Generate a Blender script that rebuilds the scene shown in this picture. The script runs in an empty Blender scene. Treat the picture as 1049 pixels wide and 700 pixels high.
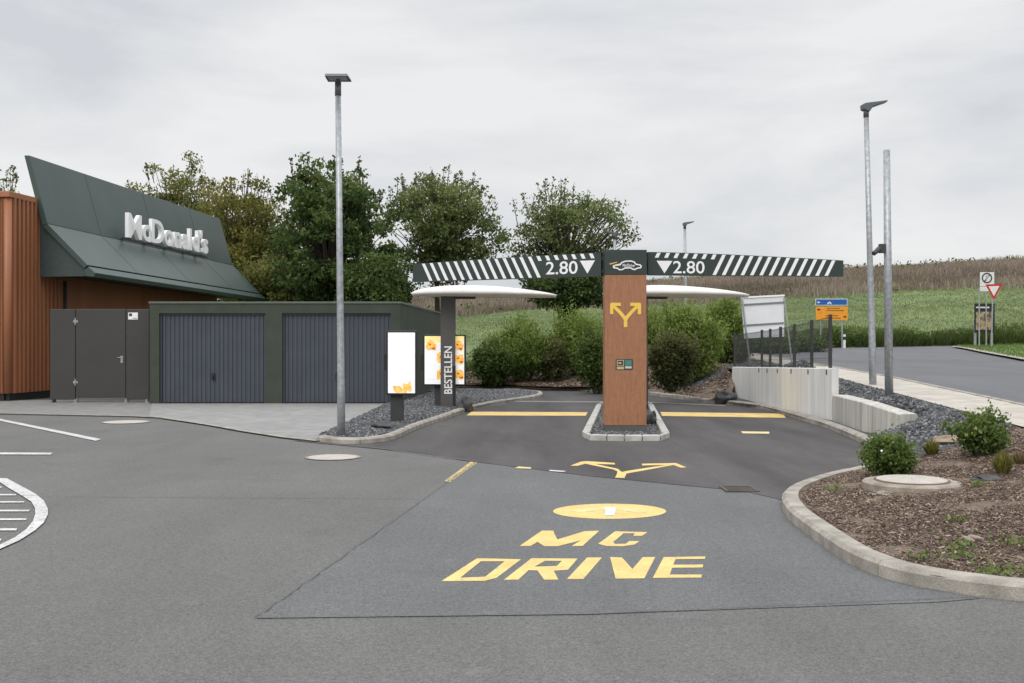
import bpy, math, random
import numpy as np
from mathutils import Vector, Matrix, geometry, noise
random.seed(7); RNG = np.random.default_rng(11)
C = bpy.context.scene.collection
scn = bpy.context.scene
R = math.radians
# ------------------------------------------------------------------ camera
F, CX, CY, HC = 1100.0, 524.5, 350.0, 1.62
cam_d = bpy.data.cameras.new('camera'); cam = bpy.data.objects.new('camera', cam_d); C.objects.link(cam)
cam.location = (0, 0, HC); cam.rotation_euler = (R(90), 0, 0)
cam_d.sensor_width = 36; cam_d.lens = F/1049*36; cam_d.clip_end = 2000; cam_d.clip_start = 0.1
scn.camera = cam
scn.view_settings.view_transform = 'Standard'; scn.view_settings.look = 'None'
scn.view_settings.exposure = 0.0; scn.view_settings.gamma = 1.0
# ------------------------------------------------------------------ world: overcast sky
SUN_EL, SUN_AZ = R(42), R(200)       # azimuth clockwise from +Y: behind the camera, a little to the west
w = bpy.data.worlds.new("World"); scn.world = w; w.use_nodes = True
nt = w.node_tree; nt.nodes.clear(); N = nt.nodes.new; L = nt.links.new
out = N('ShaderNodeOutputWorld'); bg = N('ShaderNodeBackground'); L(bg.outputs[0], out.inputs[0])
sky = N('ShaderNodeTexSky'); sky.sky_type = 'NISHITA'; sky.sun_disc = False
sky.sun_elevation = SUN_EL; sky.sun_rotation = SUN_AZ; sky.dust_density = 3; sky.air_density = 1.0
tc = N('ShaderNodeTexCoord')
mp = N('ShaderNodeMapping'); mp.inputs['Scale'].default_value = (1, 1, 3.4); L(tc.outputs['Generated'], mp.inputs[0])
n1 = N('ShaderNodeTexNoise'); n1.inputs['Scale'].default_value = 2.1; n1.inputs['Detail'].default_value = 7; n1.inputs['Roughness'].default_value = .55
n1.inputs['Distortion'].default_value = .25
L(mp.outputs[0], n1.inputs[0])
cr = N('ShaderNodeValToRGB'); L(n1.outputs[0], cr.inputs[0])
cr.color_ramp.elements[0].position = .38; cr.color_ramp.elements[0].color = (.655, .68, .715, 1)
cr.color_ramp.elements[1].position = .60; cr.color_ramp.elements[1].color = (.87, .87, .875, 1)
sep = N('ShaderNodeSeparateXYZ'); L(tc.outputs['Generated'], sep.inputs[0])
zr = N('ShaderNodeMapRange'); L(sep.outputs[2], zr.inputs[0])
zr.inputs[1].default_value = .33; zr.inputs[2].default_value = 1.0; zr.inputs[3].default_value = 1.0; zr.inputs[4].default_value = 2.6
mul = N('ShaderNodeVectorMath'); mul.operation = 'SCALE'; L(cr.outputs[0], mul.inputs[0]); L(zr.outputs[0], mul.inputs['Scale'])
# the cloud deck in the units of the sky texture (strength .1), with a little of the blue above showing through
up = N('ShaderNodeVectorMath'); up.operation = 'SCALE'; L(mul.outputs[0], up.inputs[0]); up.inputs['Scale'].default_value = 10.0
mx = N('ShaderNodeMix'); mx.data_type = 'RGBA'; mx.inputs[0].default_value = .96
L(sky.outputs[0], mx.inputs[6]); L(up.outputs[0], mx.inputs[7])
L(mx.outputs[2], bg.inputs[0]); bg.inputs[1].default_value = .10
sd = bpy.data.lights.new('sun', 'SUN'); sd.energy = 1.3; sd.angle = R(35); sd.color = (1, .965, .92)
so = bpy.data.objects.new('sun', sd); C.objects.link(so)
dv = Vector((math.sin(SUN_AZ)*math.cos(SUN_EL), math.cos(SUN_AZ)*math.cos(SUN_EL), math.sin(SUN_EL)))
so.rotation_euler = dv.to_track_quat('Z', 'Y').to_euler(); so.location = dv*50

# ------------------------------------------------------------------ helpers
def srgb(r, g, b):
    f = lambda c: (c/255/12.92) if c/255 <= .04045 else ((c/255+.055)/1.055)**2.4
    return (f(r), f(g), f(b))
def G(px, py, e=0.0):                       # a spot of the ground seen in the photograph, at elevation e
    Y = F*(HC-e)/(py-CY); return Vector(((px-CX)/F*Y, Y, e))
def P(px, py, Y):                           # a spot seen in the photograph at a known distance
    return Vector(((px-CX)/F*Y, Y, HC-(py-CY)/F*Y))
def g2(px, py, e=0.0):
    v = G(px, py, e); return (v.x, v.y)

class MB:
    def __init__(s): s.v = []; s.f = []
    def add(s, vs, fs):
        n = len(s.v); s.v += [tuple(v) for v in vs]; s.f += [tuple(i+n for i in f) for f in fs]; return s
    def hexa(s, p):                          # p: 4 bottom (ccw) + 4 top
        return s.add(p, [(3, 2, 1, 0), (4, 5, 6, 7), (0, 1, 5, 4), (1, 2, 6, 5), (2, 3, 7, 6), (3, 0, 4, 7)])
    def box(s, x0, x1, y0, y1, z0, z1):
        return s.hexa([(x0, y0, z0), (x1, y0, z0), (x1, y1, z0), (x0, y1, z0), (x0, y0, z1), (x1, y0, z1), (x1, y1, z1), (x0, y1, z1)])
    def extr(s, poly, vec, flip=False):      # planar 3-D polygon extruded by vec
        n = len(poly); a = [Vector(p) for p in poly]; vec = Vector(vec)
        fs = [tuple(range(n))[::-1], tuple(range(n, 2*n))] + [(i, (i+1) % n, n+(i+1) % n, n+i) for i in range(n)]
        return s.add(a+[p+vec for p in a], fs)
    def prism(s, poly, z0, z1):
        return s.extr([(p[0], p[1], z0) for p in poly], (0, 0, z1-z0))
    def tube(s, pts, rad, n=12, cap=True):
        pts = [Vector(p) for p in pts]; rad = rad if isinstance(rad, (list, tuple)) else [rad]*len(pts)
        base = len(s.v); ref = None
        for i, p in enumerate(pts):
            d = (pts[min(i+1, len(pts)-1)]-pts[max(i-1, 0)]).normalized()
            if ref is None: ref = Vector((1, 0, 0)) if abs(d.x) < .9 else Vector((0, 1, 0))
            a = d.cross(ref).normalized(); b = d.cross(a).normalized(); ref = -(b.cross(d)) if False else ref
            for k in range(n):
                t = 2*math.pi*k/n; s.v.append(tuple(p+a*(math.cos(t)*rad[i])+b*(math.sin(t)*rad[i])))
        for i in range(len(pts)-1):
            for k in range(n):
                q = base+i*n; s.f.append((q+k, q+(k+1) % n, q+n+(k+1) % n, q+n+k))
        if cap:
            s.f.append(tuple(base+k for k in range(n))[::-1]); s.f.append(tuple(base+(len(pts)-1)*n+k for k in range(n)))
        return s
    def blob(s, c, r, seed=0, sub=2, rough=.25, sc=1.5, flat=0):
        import bmesh
        b = bmesh.new(); bmesh.ops.create_icosphere(b, subdivisions=sub, radius=1)
        vs = []
        for v in b.verts:
            d = 1+rough*noise.noise(v.co*sc+Vector((seed*3.1, seed*1.7, seed)))*2
            vs.append((c[0]+v.co.x*d*r[0], c[1]+v.co.y*d*r[1], c[2]+v.co.z*d*r[2]))
        b.verts.index_update(); fs = [tuple(v.index for v in f.verts) for f in b.faces]; b.free()
        return s.add(vs, fs)
    def ring(s, cx, cy, r0, r1, z, n=40):
        vs = []; 
        for k in range(n):
            t = 2*math.pi*k/n; vs += [(cx+r0*math.cos(t), cy+r0*math.sin(t), z), (cx+r1*math.cos(t), cy+r1*math.sin(t), z)]
        return s.add(vs, [(2*k, 2*k+1, (2*k+3) % (2*n), (2*k+2) % (2*n)) for k in range(n)])

def link(o, parent=None):
    C.objects.link(o)
    if parent is not None: o.parent = parent
    return o
def rootloc(o):
    while o.parent is not None: o = o.parent
    return o.location
def obj(name, mb, m, parent=None, smooth=False, loc=None, bevel=0, autos=False):
    """one mesh object; vertices are given in world space"""
    off = Vector(rootloc(parent)) if parent is not None else Vector(loc or (0, 0, 0))
    me = bpy.data.meshes.new(name)
    me.from_pydata([(v[0]-off.x, v[1]-off.y, v[2]-off.z) for v in mb.v], [], mb.f); me.validate()
    me.materials.append(m)
    if smooth: me.polygons.foreach_set('use_smooth', [True]*len(me.polygons))
    o = bpy.data.objects.new(name, me); link(o, parent)
    if parent is None: o.location = off
    import bmesh
    b = bmesh.new(); b.from_mesh(me); bmesh.ops.recalc_face_normals(b, faces=b.faces); b.to_mesh(me); b.free()
    if bevel:
        md = o.modifiers.new('edge', 'BEVEL'); md.width = bevel; md.segments = 2; md.limit_method = 'ANGLE'; md.angle_limit = R(40)
    return o
def tag(o, label=None, cat=None, group=None, kind=None):
    if label: o['label'] = label
    if cat: o['category'] = cat
    if group: o['group'] = group
    if kind: o['kind'] = kind
    return o
def thing(name, label, cat, loc, group=None):
    o = bpy.data.objects.new(name, None); o.empty_display_size = .2; C.objects.link(o); o.location = loc
    return tag(o, label, cat, group)
def struct(name, mb, m, **k): return tag(obj(name, mb, m, **k), kind='structure')
def dup(root, loc, label, scale=1, rotz=0):
    def rec(o, parent):
        c = o.copy(); C.objects.link(c); c.parent = parent
        for ch in [x for x in bpy.data.objects if x.parent == o and x.name in kids]: rec(ch, c)
        return c
    kids = {x.name for x in root.children_recursive}
    r = rec(root, None); r.location = loc; r.scale = (scale,)*3 if not isinstance(scale, tuple) else scale; r.rotation_euler = (0, 0, rotz); r['label'] = label
    return r
def quads(name, V, m, parent=None, tint=None, loc=None):
    """V: (n, k, 3) faces with their own vertices (k = 3 or 4), fast"""
    off = np.array(rootloc(parent) if parent is not None else (loc or (0, 0, 0)))
    n, k = V.shape[:2]; me = bpy.data.meshes.new(name)
    me.vertices.add(n*k); me.vertices.foreach_set('co', (V.reshape(-1, 3)-off).astype(np.float32).ravel())
    me.loops.add(n*k); me.loops.foreach_set('vertex_index', np.arange(n*k, dtype=np.int32))
    me.polygons.add(n); me.polygons.foreach_set('loop_start', np.arange(0, n*k, k, dtype=np.int32))
    me.update(calc_edges=True); me.materials.append(m)
    if tint is not None:
        a = me.color_attributes.new('tint', 'FLOAT_COLOR', 'POINT')
        c = np.ones((n, k, 4), np.float32); c[:, :, 0] = tint[:, None]; c[:, :, 1] = RNG.random(n)[:, None]
        a.data.foreach_set('color', c.ravel())
    o = bpy.data.objects.new(name, me); link(o, parent)
    if parent is None: o.location = off
    return o

# ------------------------------------------------------------------ materials
MATS = {}
def mat(name, a, b=None, scale=8, detail=6, rough=.6, bump=0, bscale=None, metal=0, stretch=(1, 1, 1), spec=.5, fine=0, fscale=90, big=0, bigscale=.35, lo=.35, hi=.65, emit=0, coat=0):
    if name in MATS: return MATS[name]
    m = bpy.data.materials.new(name); m.use_nodes = True; nt = m.node_tree; N = nt.nodes.new; L = nt.links.new
    bs = nt.nodes['Principled BSDF']; bs.inputs['Roughness'].default_value = rough; bs.inputs['Metallic'].default_value = metal
    bs.inputs['Specular IOR Level'].default_value = spec
    if coat: bs.inputs['Coat Weight'].default_value = coat
    tc = N('ShaderNodeTexCoord'); mp = N('ShaderNodeMapping'); mp.inputs['Scale'].default_value = stretch; L(tc.outputs['Object'], mp.inputs[0])
    b = b or tuple(c*.85 for c in a)
    nz = N('ShaderNodeTexNoise'); nz.inputs['Scale'].default_value = scale; nz.inputs['Detail'].default_value = detail; L(mp.outputs[0], nz.inputs[0])
    cr = N('ShaderNodeValToRGB'); L(nz.outputs[0], cr.inputs[0])
    cr.color_ramp.elements[0].position = lo; cr.color_ramp.elements[0].color = (*b, 1)
    cr.color_ramp.elements[1].position = hi; cr.color_ramp.elements[1].color = (*a, 1)
    col = cr.outputs[0]
    def modulate(col, sc, amt, det=3, p0=.3, p1=.7):
        n2 = N('ShaderNodeTexNoise'); n2.inputs['Scale'].default_value = sc; n2.inputs['Detail'].default_value = det; L(tc.outputs['Object'], n2.inputs[0])
        mr = N('ShaderNodeMapRange'); L(n2.outputs[0], mr.inputs[0]); mr.inputs[1].default_value = p0; mr.inputs[2].default_value = p1
        mr.inputs[3].default_value = 1-amt; mr.inputs[4].default_value = 1+amt
        sm = N('ShaderNodeVectorMath'); sm.operation = 'SCALE'; L(col, sm.inputs[0]); L(mr.outputs[0], sm.inputs['Scale']); return sm.outputs[0]
    if fine: col = modulate(col, fscale, fine)
    if big: col = modulate(col, bigscale, big, 4)
    L(col, bs.inputs['Base Color'])
    if bump:
        nb = N('ShaderNodeTexNoise'); nb.inputs['Scale'].default_value = bscale or scale; nb.inputs['Detail'].default_value = 8
        L(mp.outputs[0], nb.inputs[0]); bm = N('ShaderNodeBump'); bm.inputs['Strength'].default_value = min(1, bump); bm.inputs['Distance'].default_value = .01*max(1, bump)
        L(nb.outputs[0], bm.inputs['Height']); L(bm.outputs[0], bs.inputs['Normal'])
    if emit: L(col, bs.inputs['Emission Color']); bs.inputs['Emission Strength'].default_value = emit
    MATS[name] = m; return m
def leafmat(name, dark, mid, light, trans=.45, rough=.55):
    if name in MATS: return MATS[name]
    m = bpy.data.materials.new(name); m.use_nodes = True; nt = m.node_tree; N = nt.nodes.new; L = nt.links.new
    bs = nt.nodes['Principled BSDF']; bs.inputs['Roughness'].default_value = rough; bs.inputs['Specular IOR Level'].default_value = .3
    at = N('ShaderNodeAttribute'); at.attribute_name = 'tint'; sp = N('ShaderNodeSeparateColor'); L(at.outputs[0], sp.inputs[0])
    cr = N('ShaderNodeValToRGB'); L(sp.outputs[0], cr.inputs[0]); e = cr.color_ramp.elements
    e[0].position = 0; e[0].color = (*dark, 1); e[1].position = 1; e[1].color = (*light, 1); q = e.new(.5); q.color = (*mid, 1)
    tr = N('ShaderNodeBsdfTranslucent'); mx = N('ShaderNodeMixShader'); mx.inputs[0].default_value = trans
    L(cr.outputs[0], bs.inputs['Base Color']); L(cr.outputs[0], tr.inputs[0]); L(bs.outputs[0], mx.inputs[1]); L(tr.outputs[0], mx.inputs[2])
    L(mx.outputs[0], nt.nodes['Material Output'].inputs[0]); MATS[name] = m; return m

def asphalt(name, base, var, tracks=.07):
    """old road surface: pale aggregate in a dark binder, broad wear, tyre-darkened drifts"""
    m = bpy.data.materials.new(name); m.use_nodes = True; nt = m.node_tree; N = nt.nodes.new; L = nt.links.new
    bs = nt.nodes['Principled BSDF']; bs.inputs['Roughness'].default_value = .82; bs.inputs['Specular IOR Level'].default_value = .35
    tc = N('ShaderNodeTexCoord')
    def nz(sc, det, r=.5, st=None):
        n = N('ShaderNodeTexNoise'); n.inputs['Scale'].default_value = sc; n.inputs['Detail'].default_value = det; n.inputs['Roughness'].default_value = r
        if st:
            mp = N('ShaderNodeMapping'); mp.inputs['Scale'].default_value = st; L(tc.outputs['Object'], mp.inputs[0]); L(mp.outputs[0], n.inputs[0])
        else: L(tc.outputs['Object'], n.inputs[0])
        return n.outputs[0]
    def mr(s, a, b, c, d):
        q = N('ShaderNodeMapRange'); L(s, q.inputs[0])
        for i, x in enumerate((a, b, c, d)): q.inputs[i+1].default_value = x
        return q.outputs[0]
    def mu(a, b):
        q = N('ShaderNodeMath'); q.operation = 'MULTIPLY'; L(a, q.inputs[0]); L(b, q.inputs[1]); return q.outputs[0]
    v = N('ShaderNodeTexVoronoi'); v.inputs['Scale'].default_value = 105; L(tc.outputs['Object'], v.inputs[0])
    agg = mr(v.outputs['Color'], .1, .95, 1-var, 1+var*1.1)
    t = mu(agg, mr(nz(28, 4, .7), .3, .7, .86, 1.14))
    t = mu(t, mr(nz(.32, 5, .6), .3, .7, .9, 1.09))
    t = mu(t, mr(nz(1.5, 6, .65, (1, .35, 1)), .25, .75, .93, 1.07))
    t = mu(t, mr(nz(.9, 3, .5), .62, .74, 1.0, .84))
    t = mu(t, mr(nz(.55, 5, .6, (1.6, .22, 1)), .32, .68, 1-tracks, 1+tracks))      # wear drawn out along the driving direction
    t = mu(t, mr(nz(5.5, 3, .5), .70, .76, 1.0, .80))                               # oil drips
    t = mu(t, mr(nz(3.7, 2, .4), .24, .30, 1.16, 1.0))                              # pale scuffs
    sc = N('ShaderNodeVectorMath'); sc.operation = 'SCALE'; sc.inputs[0].default_value = base; L(t, sc.inputs['Scale'])
    L(sc.outputs[0], bs.inputs['Base Color'])
    bm = N('ShaderNodeBump'); bm.inputs['Strength'].default_value = .4; bm.inputs['Distance'].default_value = .004
    L(v.outputs['Distance'], bm.inputs['Height']); L(bm.outputs[0], bs.inputs['Normal'])
    MATS[name] = m; return m
def paint(name, col, wear=.5, wscale=22):
    """road paint worn through to the asphalt in flecks"""
    m = bpy.data.materials.new(name); m.use_nodes = True; nt = m.node_tree; N = nt.nodes.new; L = nt.links.new
    bs = nt.nodes['Principled BSDF']; bs.inputs['Roughness'].default_value = .6
    tc = N('ShaderNodeTexCoord'); n = N('ShaderNodeTexNoise'); n.inputs['Scale'].default_value = wscale; n.inputs['Detail'].default_value = 8; n.inputs['Roughness'].default_value = .75
    L(tc.outputs['Object'], n.inputs[0]); cr = N('ShaderNodeValToRGB'); L(n.outputs[0], cr.inputs[0])
    e = cr.color_ramp.elements; e[0].position = .30*wear+.13; e[0].color = (.15, .145, .14, 1); e[1].position = .30*wear+.27; e[1].color = (*col, 1)
    n2 = N('ShaderNodeTexNoise'); n2.inputs['Scale'].default_value = 3; n2.inputs['Detail'].default_value = 5; L(tc.outputs['Object'], n2.inputs[0])
    q = N('ShaderNodeMapRange'); L(n2.outputs[0], q.inputs[0]); q.inputs[1].default_value = .3; q.inputs[2].default_value = .7; q.inputs[3].default_value = .78; q.inputs[4].default_value = 1.05
    s = N('ShaderNodeVectorMath'); s.operation = 'SCALE'; L(cr.outputs[0], s.inputs[0]); L(q.outputs[0], s.inputs['Scale']); L(s.outputs[0], bs.inputs['Base Color'])
    MATS[name] = m; return m
def boardconcrete(name, c0=(.64, .635, .615), c1=(.78, .775, .755), rib=.9, rs=14):
    m = bpy.data.materials.new(name); m.use_nodes = True; nt = m.node_tree; N = nt.nodes.new; L = nt.links.new
    bs = nt.nodes['Principled BSDF']; bs.inputs['Roughness'].default_value = .8
    tc = N('ShaderNodeTexCoord')
    def nz(sc, st, det=5):
        mp = N('ShaderNodeMapping'); mp.inputs['Scale'].default_value = st; L(tc.outputs['Object'], mp.inputs[0])
        n = N('ShaderNodeTexNoise'); n.inputs['Scale'].default_value = sc; n.inputs['Detail'].default_value = det; L(mp.outputs[0], n.inputs[0]); return n.outputs[0]
    cr = N('ShaderNodeValToRGB'); L(nz(3.2, (1, 1, .06)), cr.inputs[0]); e = cr.color_ramp.elements
    e[0].position = .32; e[0].color = (*c0, 1); e[1].position = .62; e[1].color = (*c1, 1)
    q = N('ShaderNodeMapRange'); L(nz(rs, (1, 1, .04), 2), q.inputs[0]); q.inputs[1].default_value = .3; q.inputs[2].default_value = .7; q.inputs[3].default_value = rib; q.inputs[4].default_value = 1.06
    s = N('ShaderNodeVectorMath'); s.operation = 'SCALE'; L(cr.outputs[0], s.inputs[0]); L(q.outputs[0], s.inputs['Scale']); L(s.outputs[0], bs.inputs['Base Color'])
    bm = N('ShaderNodeBump'); bm.inputs['Strength'].default_value = .4; bm.inputs['Distance'].default_value = .01; L(nz(14, (1, 1, .1), 3), bm.inputs['Height']); L(bm.outputs[0], bs.inputs['Normal'])
    MATS[name] = m; return m

A_MAIN = asphalt('asphalt_old', (.131, .129, .125), .29)
A_PATCH = asphalt('asphalt_grey', (.127, .129, .130), .29)
A_DARK = asphalt('asphalt_new', (.074, .069, .068), .2, tracks=.34)
A_ROAD = asphalt('asphalt_road', (.125, .126, .135), .2)
M_APRON = mat('concrete_paving', (.29, .285, .28), (.23, .226, .22), 3, rough=.85, fine=.1, big=.08, bigscale=.8, bump=.3, bscale=60)
M_PAVE = mat('dull_paving', (.235, .23, .22), (.18, .175, .17), 3, rough=.85, fine=.12, bump=.3, bscale=60)
M_KERB = mat('kerb_concrete', (.40, .37, .325), (.25, .23, .195), 5, rough=.9, fine=.14, fscale=70, bump=.5, bscale=70)
M_WALK = mat('sidewalk_paving', (.50, .465, .41), (.39, .36, .315), 2.5, rough=.9, fine=.12, fscale=45, bump=.3, bscale=50)
M_JOINT = mat('joint_dirt', (.07, .065, .06), rough=.95)
M_SOIL = mat('mulch_soil', (.19, .14, .105), (.085, .062, .047), 9, rough=.95, fine=.45, fscale=45, bump=1.5, bscale=35)
M_BED = mat('gravel_base', (.10, .10, .10), (.04, .04, .045), 22, rough=.95, fine=.4, fscale=50, bump=1.5, bscale=30)
M_GRASS = mat('field_grass', (.135, .180, .058), (.085, .120, .04), .35, rough=.95, fine=.4, fscale=9, big=.22, bigscale=.07, bump=2, bscale=6)
M_LAWN = mat('lawn', (.12, .19, .04), (.085, .13, .035), 1.2, rough=.95, fine=.4, fscale=30, bump=2, bscale=20)
M_DRY = mat('dry_ground', (.17, .13, .095), (.10, .08, .06), .5, rough=.95, fine=.4, fscale=9)
M_BROWN = mat('brown_cladding', (.37, .150, .070), (.30, .118, .054), 2, rough=.5, stretch=(1, 1, .2), fine=.06, fscale=30)
M_WOOD = mat('wood_decor', (.385, .180, .092), (.285, .128, .064), 9, detail=8, rough=.45, stretch=(6, 6, .35), fine=.07, fscale=14, lo=.3, hi=.7)
M_GREEN = mat('fascia_green', (.046, .077, .067), (.040, .068, .059), 1.2, rough=.42, fine=.03, stretch=(1, 1, .3))
M_GREEND = mat('dark_green_sign', (.030, .046, .042), (.025, .040, .036), 3, rough=.45)
M_OLIVE = mat('garage_plaster', (.052, .063, .046), (.040, .050, .036), 2, rough=.85, fine=.12, fscale=60, bump=.4, bscale=80, big=.08, bigscale=1.3)
M_DOOR = mat('garage_door_steel', (.058, .068, .084), (.050, .060, .074), 2, rough=.42, fine=.03)
M_GATE = mat('gate_steel', (.046, .044, .040), (.039, .038, .034), 1.2, rough=.5, fine=.03)
M_DARK = mat('anthracite_metal', (.045, .046, .046), rough=.5, scale=4)
M_FRAME = mat('black_frame', (.018, .018, .019), rough=.4, scale=4)
M_POST = mat('order_post_metal', (.085, .084, .080), (.078, .077, .073), 2, rough=.5)
M_GALV = mat('galvanised_steel', (.44, .46, .475), (.30, .32, .335), 14, rough=.48, metal=.55, fine=.08, fscale=60)
M_GALVD = mat('lamp_housing', (.13, .14, .15), rough=.45, metal=.3)
M_WHITE = mat('white_letters', (.88, .88, .88), (.85, .85, .85), 3, rough=.4)
M_SHELL = mat('canopy_shell', (.74, .725, .70), (.66, .645, .62), 1.5, rough=.5, fine=.04, fscale=8)
M_LENS = mat('lamp_lens', (.5, .52, .55), rough=.3)
M_YEL = mat('yellow_vinyl', (.90, .60, .10), (.84, .55, .09), 5, rough=.45)
M_YEL2 = mat('gold_vinyl', (.72, .50, .15), rough=.45)
M_CONC = mat('manhole_concrete', (.36, .31, .26), (.22, .185, .15), 8, rough=.9, fine=.15, bump=.6, bscale=60)
M_IRON = mat('cast_iron', (.10, .085, .075), (.06, .05, .045), 12, rough=.7)
M_ROCK = mat('dark_boulder', (.085, .086, .088), (.04, .04, .043), 5, rough=.8, bump=1.4, bscale=14, fine=.2, fscale=40)
M_BARK = mat('bark', (.085, .068, .05), (.04, .032, .025), 8, rough=.95, stretch=(3, 3, .5), bump=1.5)
M_BOARD = mat('board_back', (.72, .74, .77), (.66, .68, .70), 2, rough=.55)
M_GREYBAR = mat('grey_bar', (.2, .2, .2), rough=.5)
P_YEL = paint('yellow_road_paint', (.80, .57, .20), .56)
P_YELW = paint('yellow_road_paint_worn', (.66, .50, .18), .95, 16)
P_YELP = paint('pale_yellow_road_paint', (.72, .60, .30), .5)
P_WHITE = paint('white_road_paint', (.62, .62, .61), .72)
P_WHITE2 = paint('white_symbol_paint', (.70, .71, .74), .3)
M_CONCW = boardconcrete('board_marked_concrete'); M_CONCL = boardconcrete('weathered_concrete', (.44, .425, .38), (.60, .585, .53), rib=.68, rs=20)
STONE = [None]
def tinted(name, cols, rough=.85):
    if name in MATS: return MATS[name]
    m = bpy.data.materials.new(name); m.use_nodes = True; nt = m.node_tree; N = nt.nodes.new; L = nt.links.new
    bs = nt.nodes['Principled BSDF']; bs.inputs['Roughness'].default_value = rough
    at = N('ShaderNodeAttribute'); at.attribute_name = 'tint'; sp = N('ShaderNodeSeparateColor'); L(at.outputs[0], sp.inputs[0])
    cr = N('ShaderNodeValToRGB'); L(sp.outputs[0], cr.inputs[0]); e = cr.color_ramp.elements
    e[0].position = 0; e[0].color = (*cols[0], 1); e[1].position = 1; e[1].color = (*cols[-1], 1)
    for i, c in enumerate(cols[1:-1]): q = e.new((i+1)/(len(cols)-1)); q.color = (*c, 1)
    L(cr.outputs[0], bs.inputs['Base Color']); MATS[name] = m; return m
M_STONES = tinted('slate_gravel', [(.04, .042, .046), (.085, .088, .094), (.12, .124, .13), (.26, .265, .27)])
M_CHIPS = tinted('bark_chips', [(.07, .046, .033), (.15, .10, .072), (.24, .175, .13), (.42, .34, .27)], .9)

# ------------------------------------------------------------------ lie of the land
KR_px = [(663, 405), (690, 408.6), (712, 412), (740, 414.5), (780, 419.5), (830, 434), (851, 441), (883, 455), (893, 462), (898, 471), (894, 481),
         (880, 486.5), (850, 493), (822, 502), (806, 510), (801, 518), (804, 527), (815, 539), (860, 572), (890, 587), (920, 597), (960, 605), (1005, 611.5), (1060, 617), (1250, 629), (1700, 640)]
def smooth(pts, n=4):
    pts = [Vector(p) for p in pts]; out = []
    for i in range(len(pts)-1):
        p0, p1, p2, p3 = pts[max(i-1, 0)], pts[i], pts[i+1], pts[min(i+2, len(pts)-1)]
        for k in range(n):
            t = k/n; out.append(.5*((2*p1)+(p2-p0)*t+(2*p0-5*p1+4*p2-p3)*t*t+(3*p1-p0-3*p2+p3)*t**3))
    return out+[pts[-1]]
KR = [Vector(g2(*p)) for p in KR_px]
KRs = smooth([(p.x, p.y, 0) for p in KR], 4)
WB = [(750, 409), (774, 415.7), (801, 424), (828, 430.3), (852, 435.2), (883, 447), (922, 454)]
WBw = [Vector(g2(*p)) for p in WB]
def xin(z): return 6.75+.0773*(z-14.2)
def xout(z): return 8.4+.073*(z-17.6)
def er(z): return .46+.0263*(z-14) if z < 25 else .75+.016*(z-25)
CP = [(p.x, p.y, .075) for i, p in enumerate(KR) if i < 2 or i > 8] + [
    (6.5, 17.2, .36), (6.5, 19, .40), (6.55, 21.2, .50), (6.3, 24, .66), (6.3, 27, .76), (5.0, 15.3, .13), (5.6, 16.4, .22), (6.8, 21.7, .52), (7.0, 25, .68), (6.7, 30, .82), (4.7, 12.5, .22), (5.3, 12.9, .32), (3.9, 8.0, .14), (4.5, 9, .22), (3.6, 11, .15), (4.5, 11, .24), (3.2, 8.4, .12), (3.2, 10.5, .12), (5, 7.4, .2),
    (KR[2].x, KR[2].y, .10), (KR[3].x-.1, KR[3].y+.3, .11), (5.75, 29.7, .2), (5.2, 30.6, .2), (5.6, 31.6, .5),
    (0, 35.2, .11), (-3, 35.8, .11), (-8, 36.5, .1), (3, 34, .13), (4.6, 32.6, .35), (5.6, 33, .75), (6.3, 34.5, .88), (0, 38, .4), (-3, 40, .35), (4.5, 37, .75), (3, 37, .5), (5.5, 42, 1.0), (2, 44, .6),
    (-3, 50, .1), (-2, 60, .6), (-4, 90, 2.44), (-5, 120, 4.9), (-6, 147, 7.6), (-30, 50, .1), (-30, 90, 1.8), (-30, 120, 4.0), (-30, 147, 6.2), (-80, 60, .2), (-80, 147, 5), (-14, 40, .08), (-30, 35, .08),
    (32, 70, 1.6), (57, 120, 8.1), (71, 150, 12.8), (37, 120, 7.1), (47, 150, 11.6), (19, 120, 6.0), (24, 150, 10.0), (25, 95, 3.9), (40, 95, 4.4), (8, 95, 3.2), (6, 70, 1.4), (15, 70, 1.55), (0, 75, 1.3),
    (100, 120, 8.5), (100, 150, 13), (100, 80, 2.2), (71, 190, 12), (0, 190, 8.5), (-60, 190, 6), (100, 300, 9), (0, 300, 6), (-100, 300, 4), (50, 400, 5), (-120, 120, 3), (160, 150, 13), (160, 60, 2)]
for z in (4, 8, 11, 14.2, 17, 20, 25, 30, 36, 42, 48): CP += [(xin(z), z, er(z)), (xout(z), z, er(z)), (xout(z)+3, z, er(z)), (xout(z)+7, z, er(z)+.02)]
for x, z in ((13, 54), (16, 55), (20, 57), (25, 61), (10, 51), (7, 49), (35, 66)): CP.append((x, z, er(z)))
CP += [(22, 42, er(42)+.12), (27, 52, er(52)+.15), (32, 60, er(60)+.1), (40, 50, 1.5), (20, 30, er(30)+.1), (18, 20, .75)]
cp = np.array(CP); CC = 2.5
Am = np.sqrt(((cp[:, None, :2]-cp[None, :, :2])**2).sum(-1)+CC*CC)
wts = np.linalg.solve(Am-np.eye(len(cp))*.02*0, cp[:, 2]-cp[:, 2].mean()); HM = cp[:, 2].mean()
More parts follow.
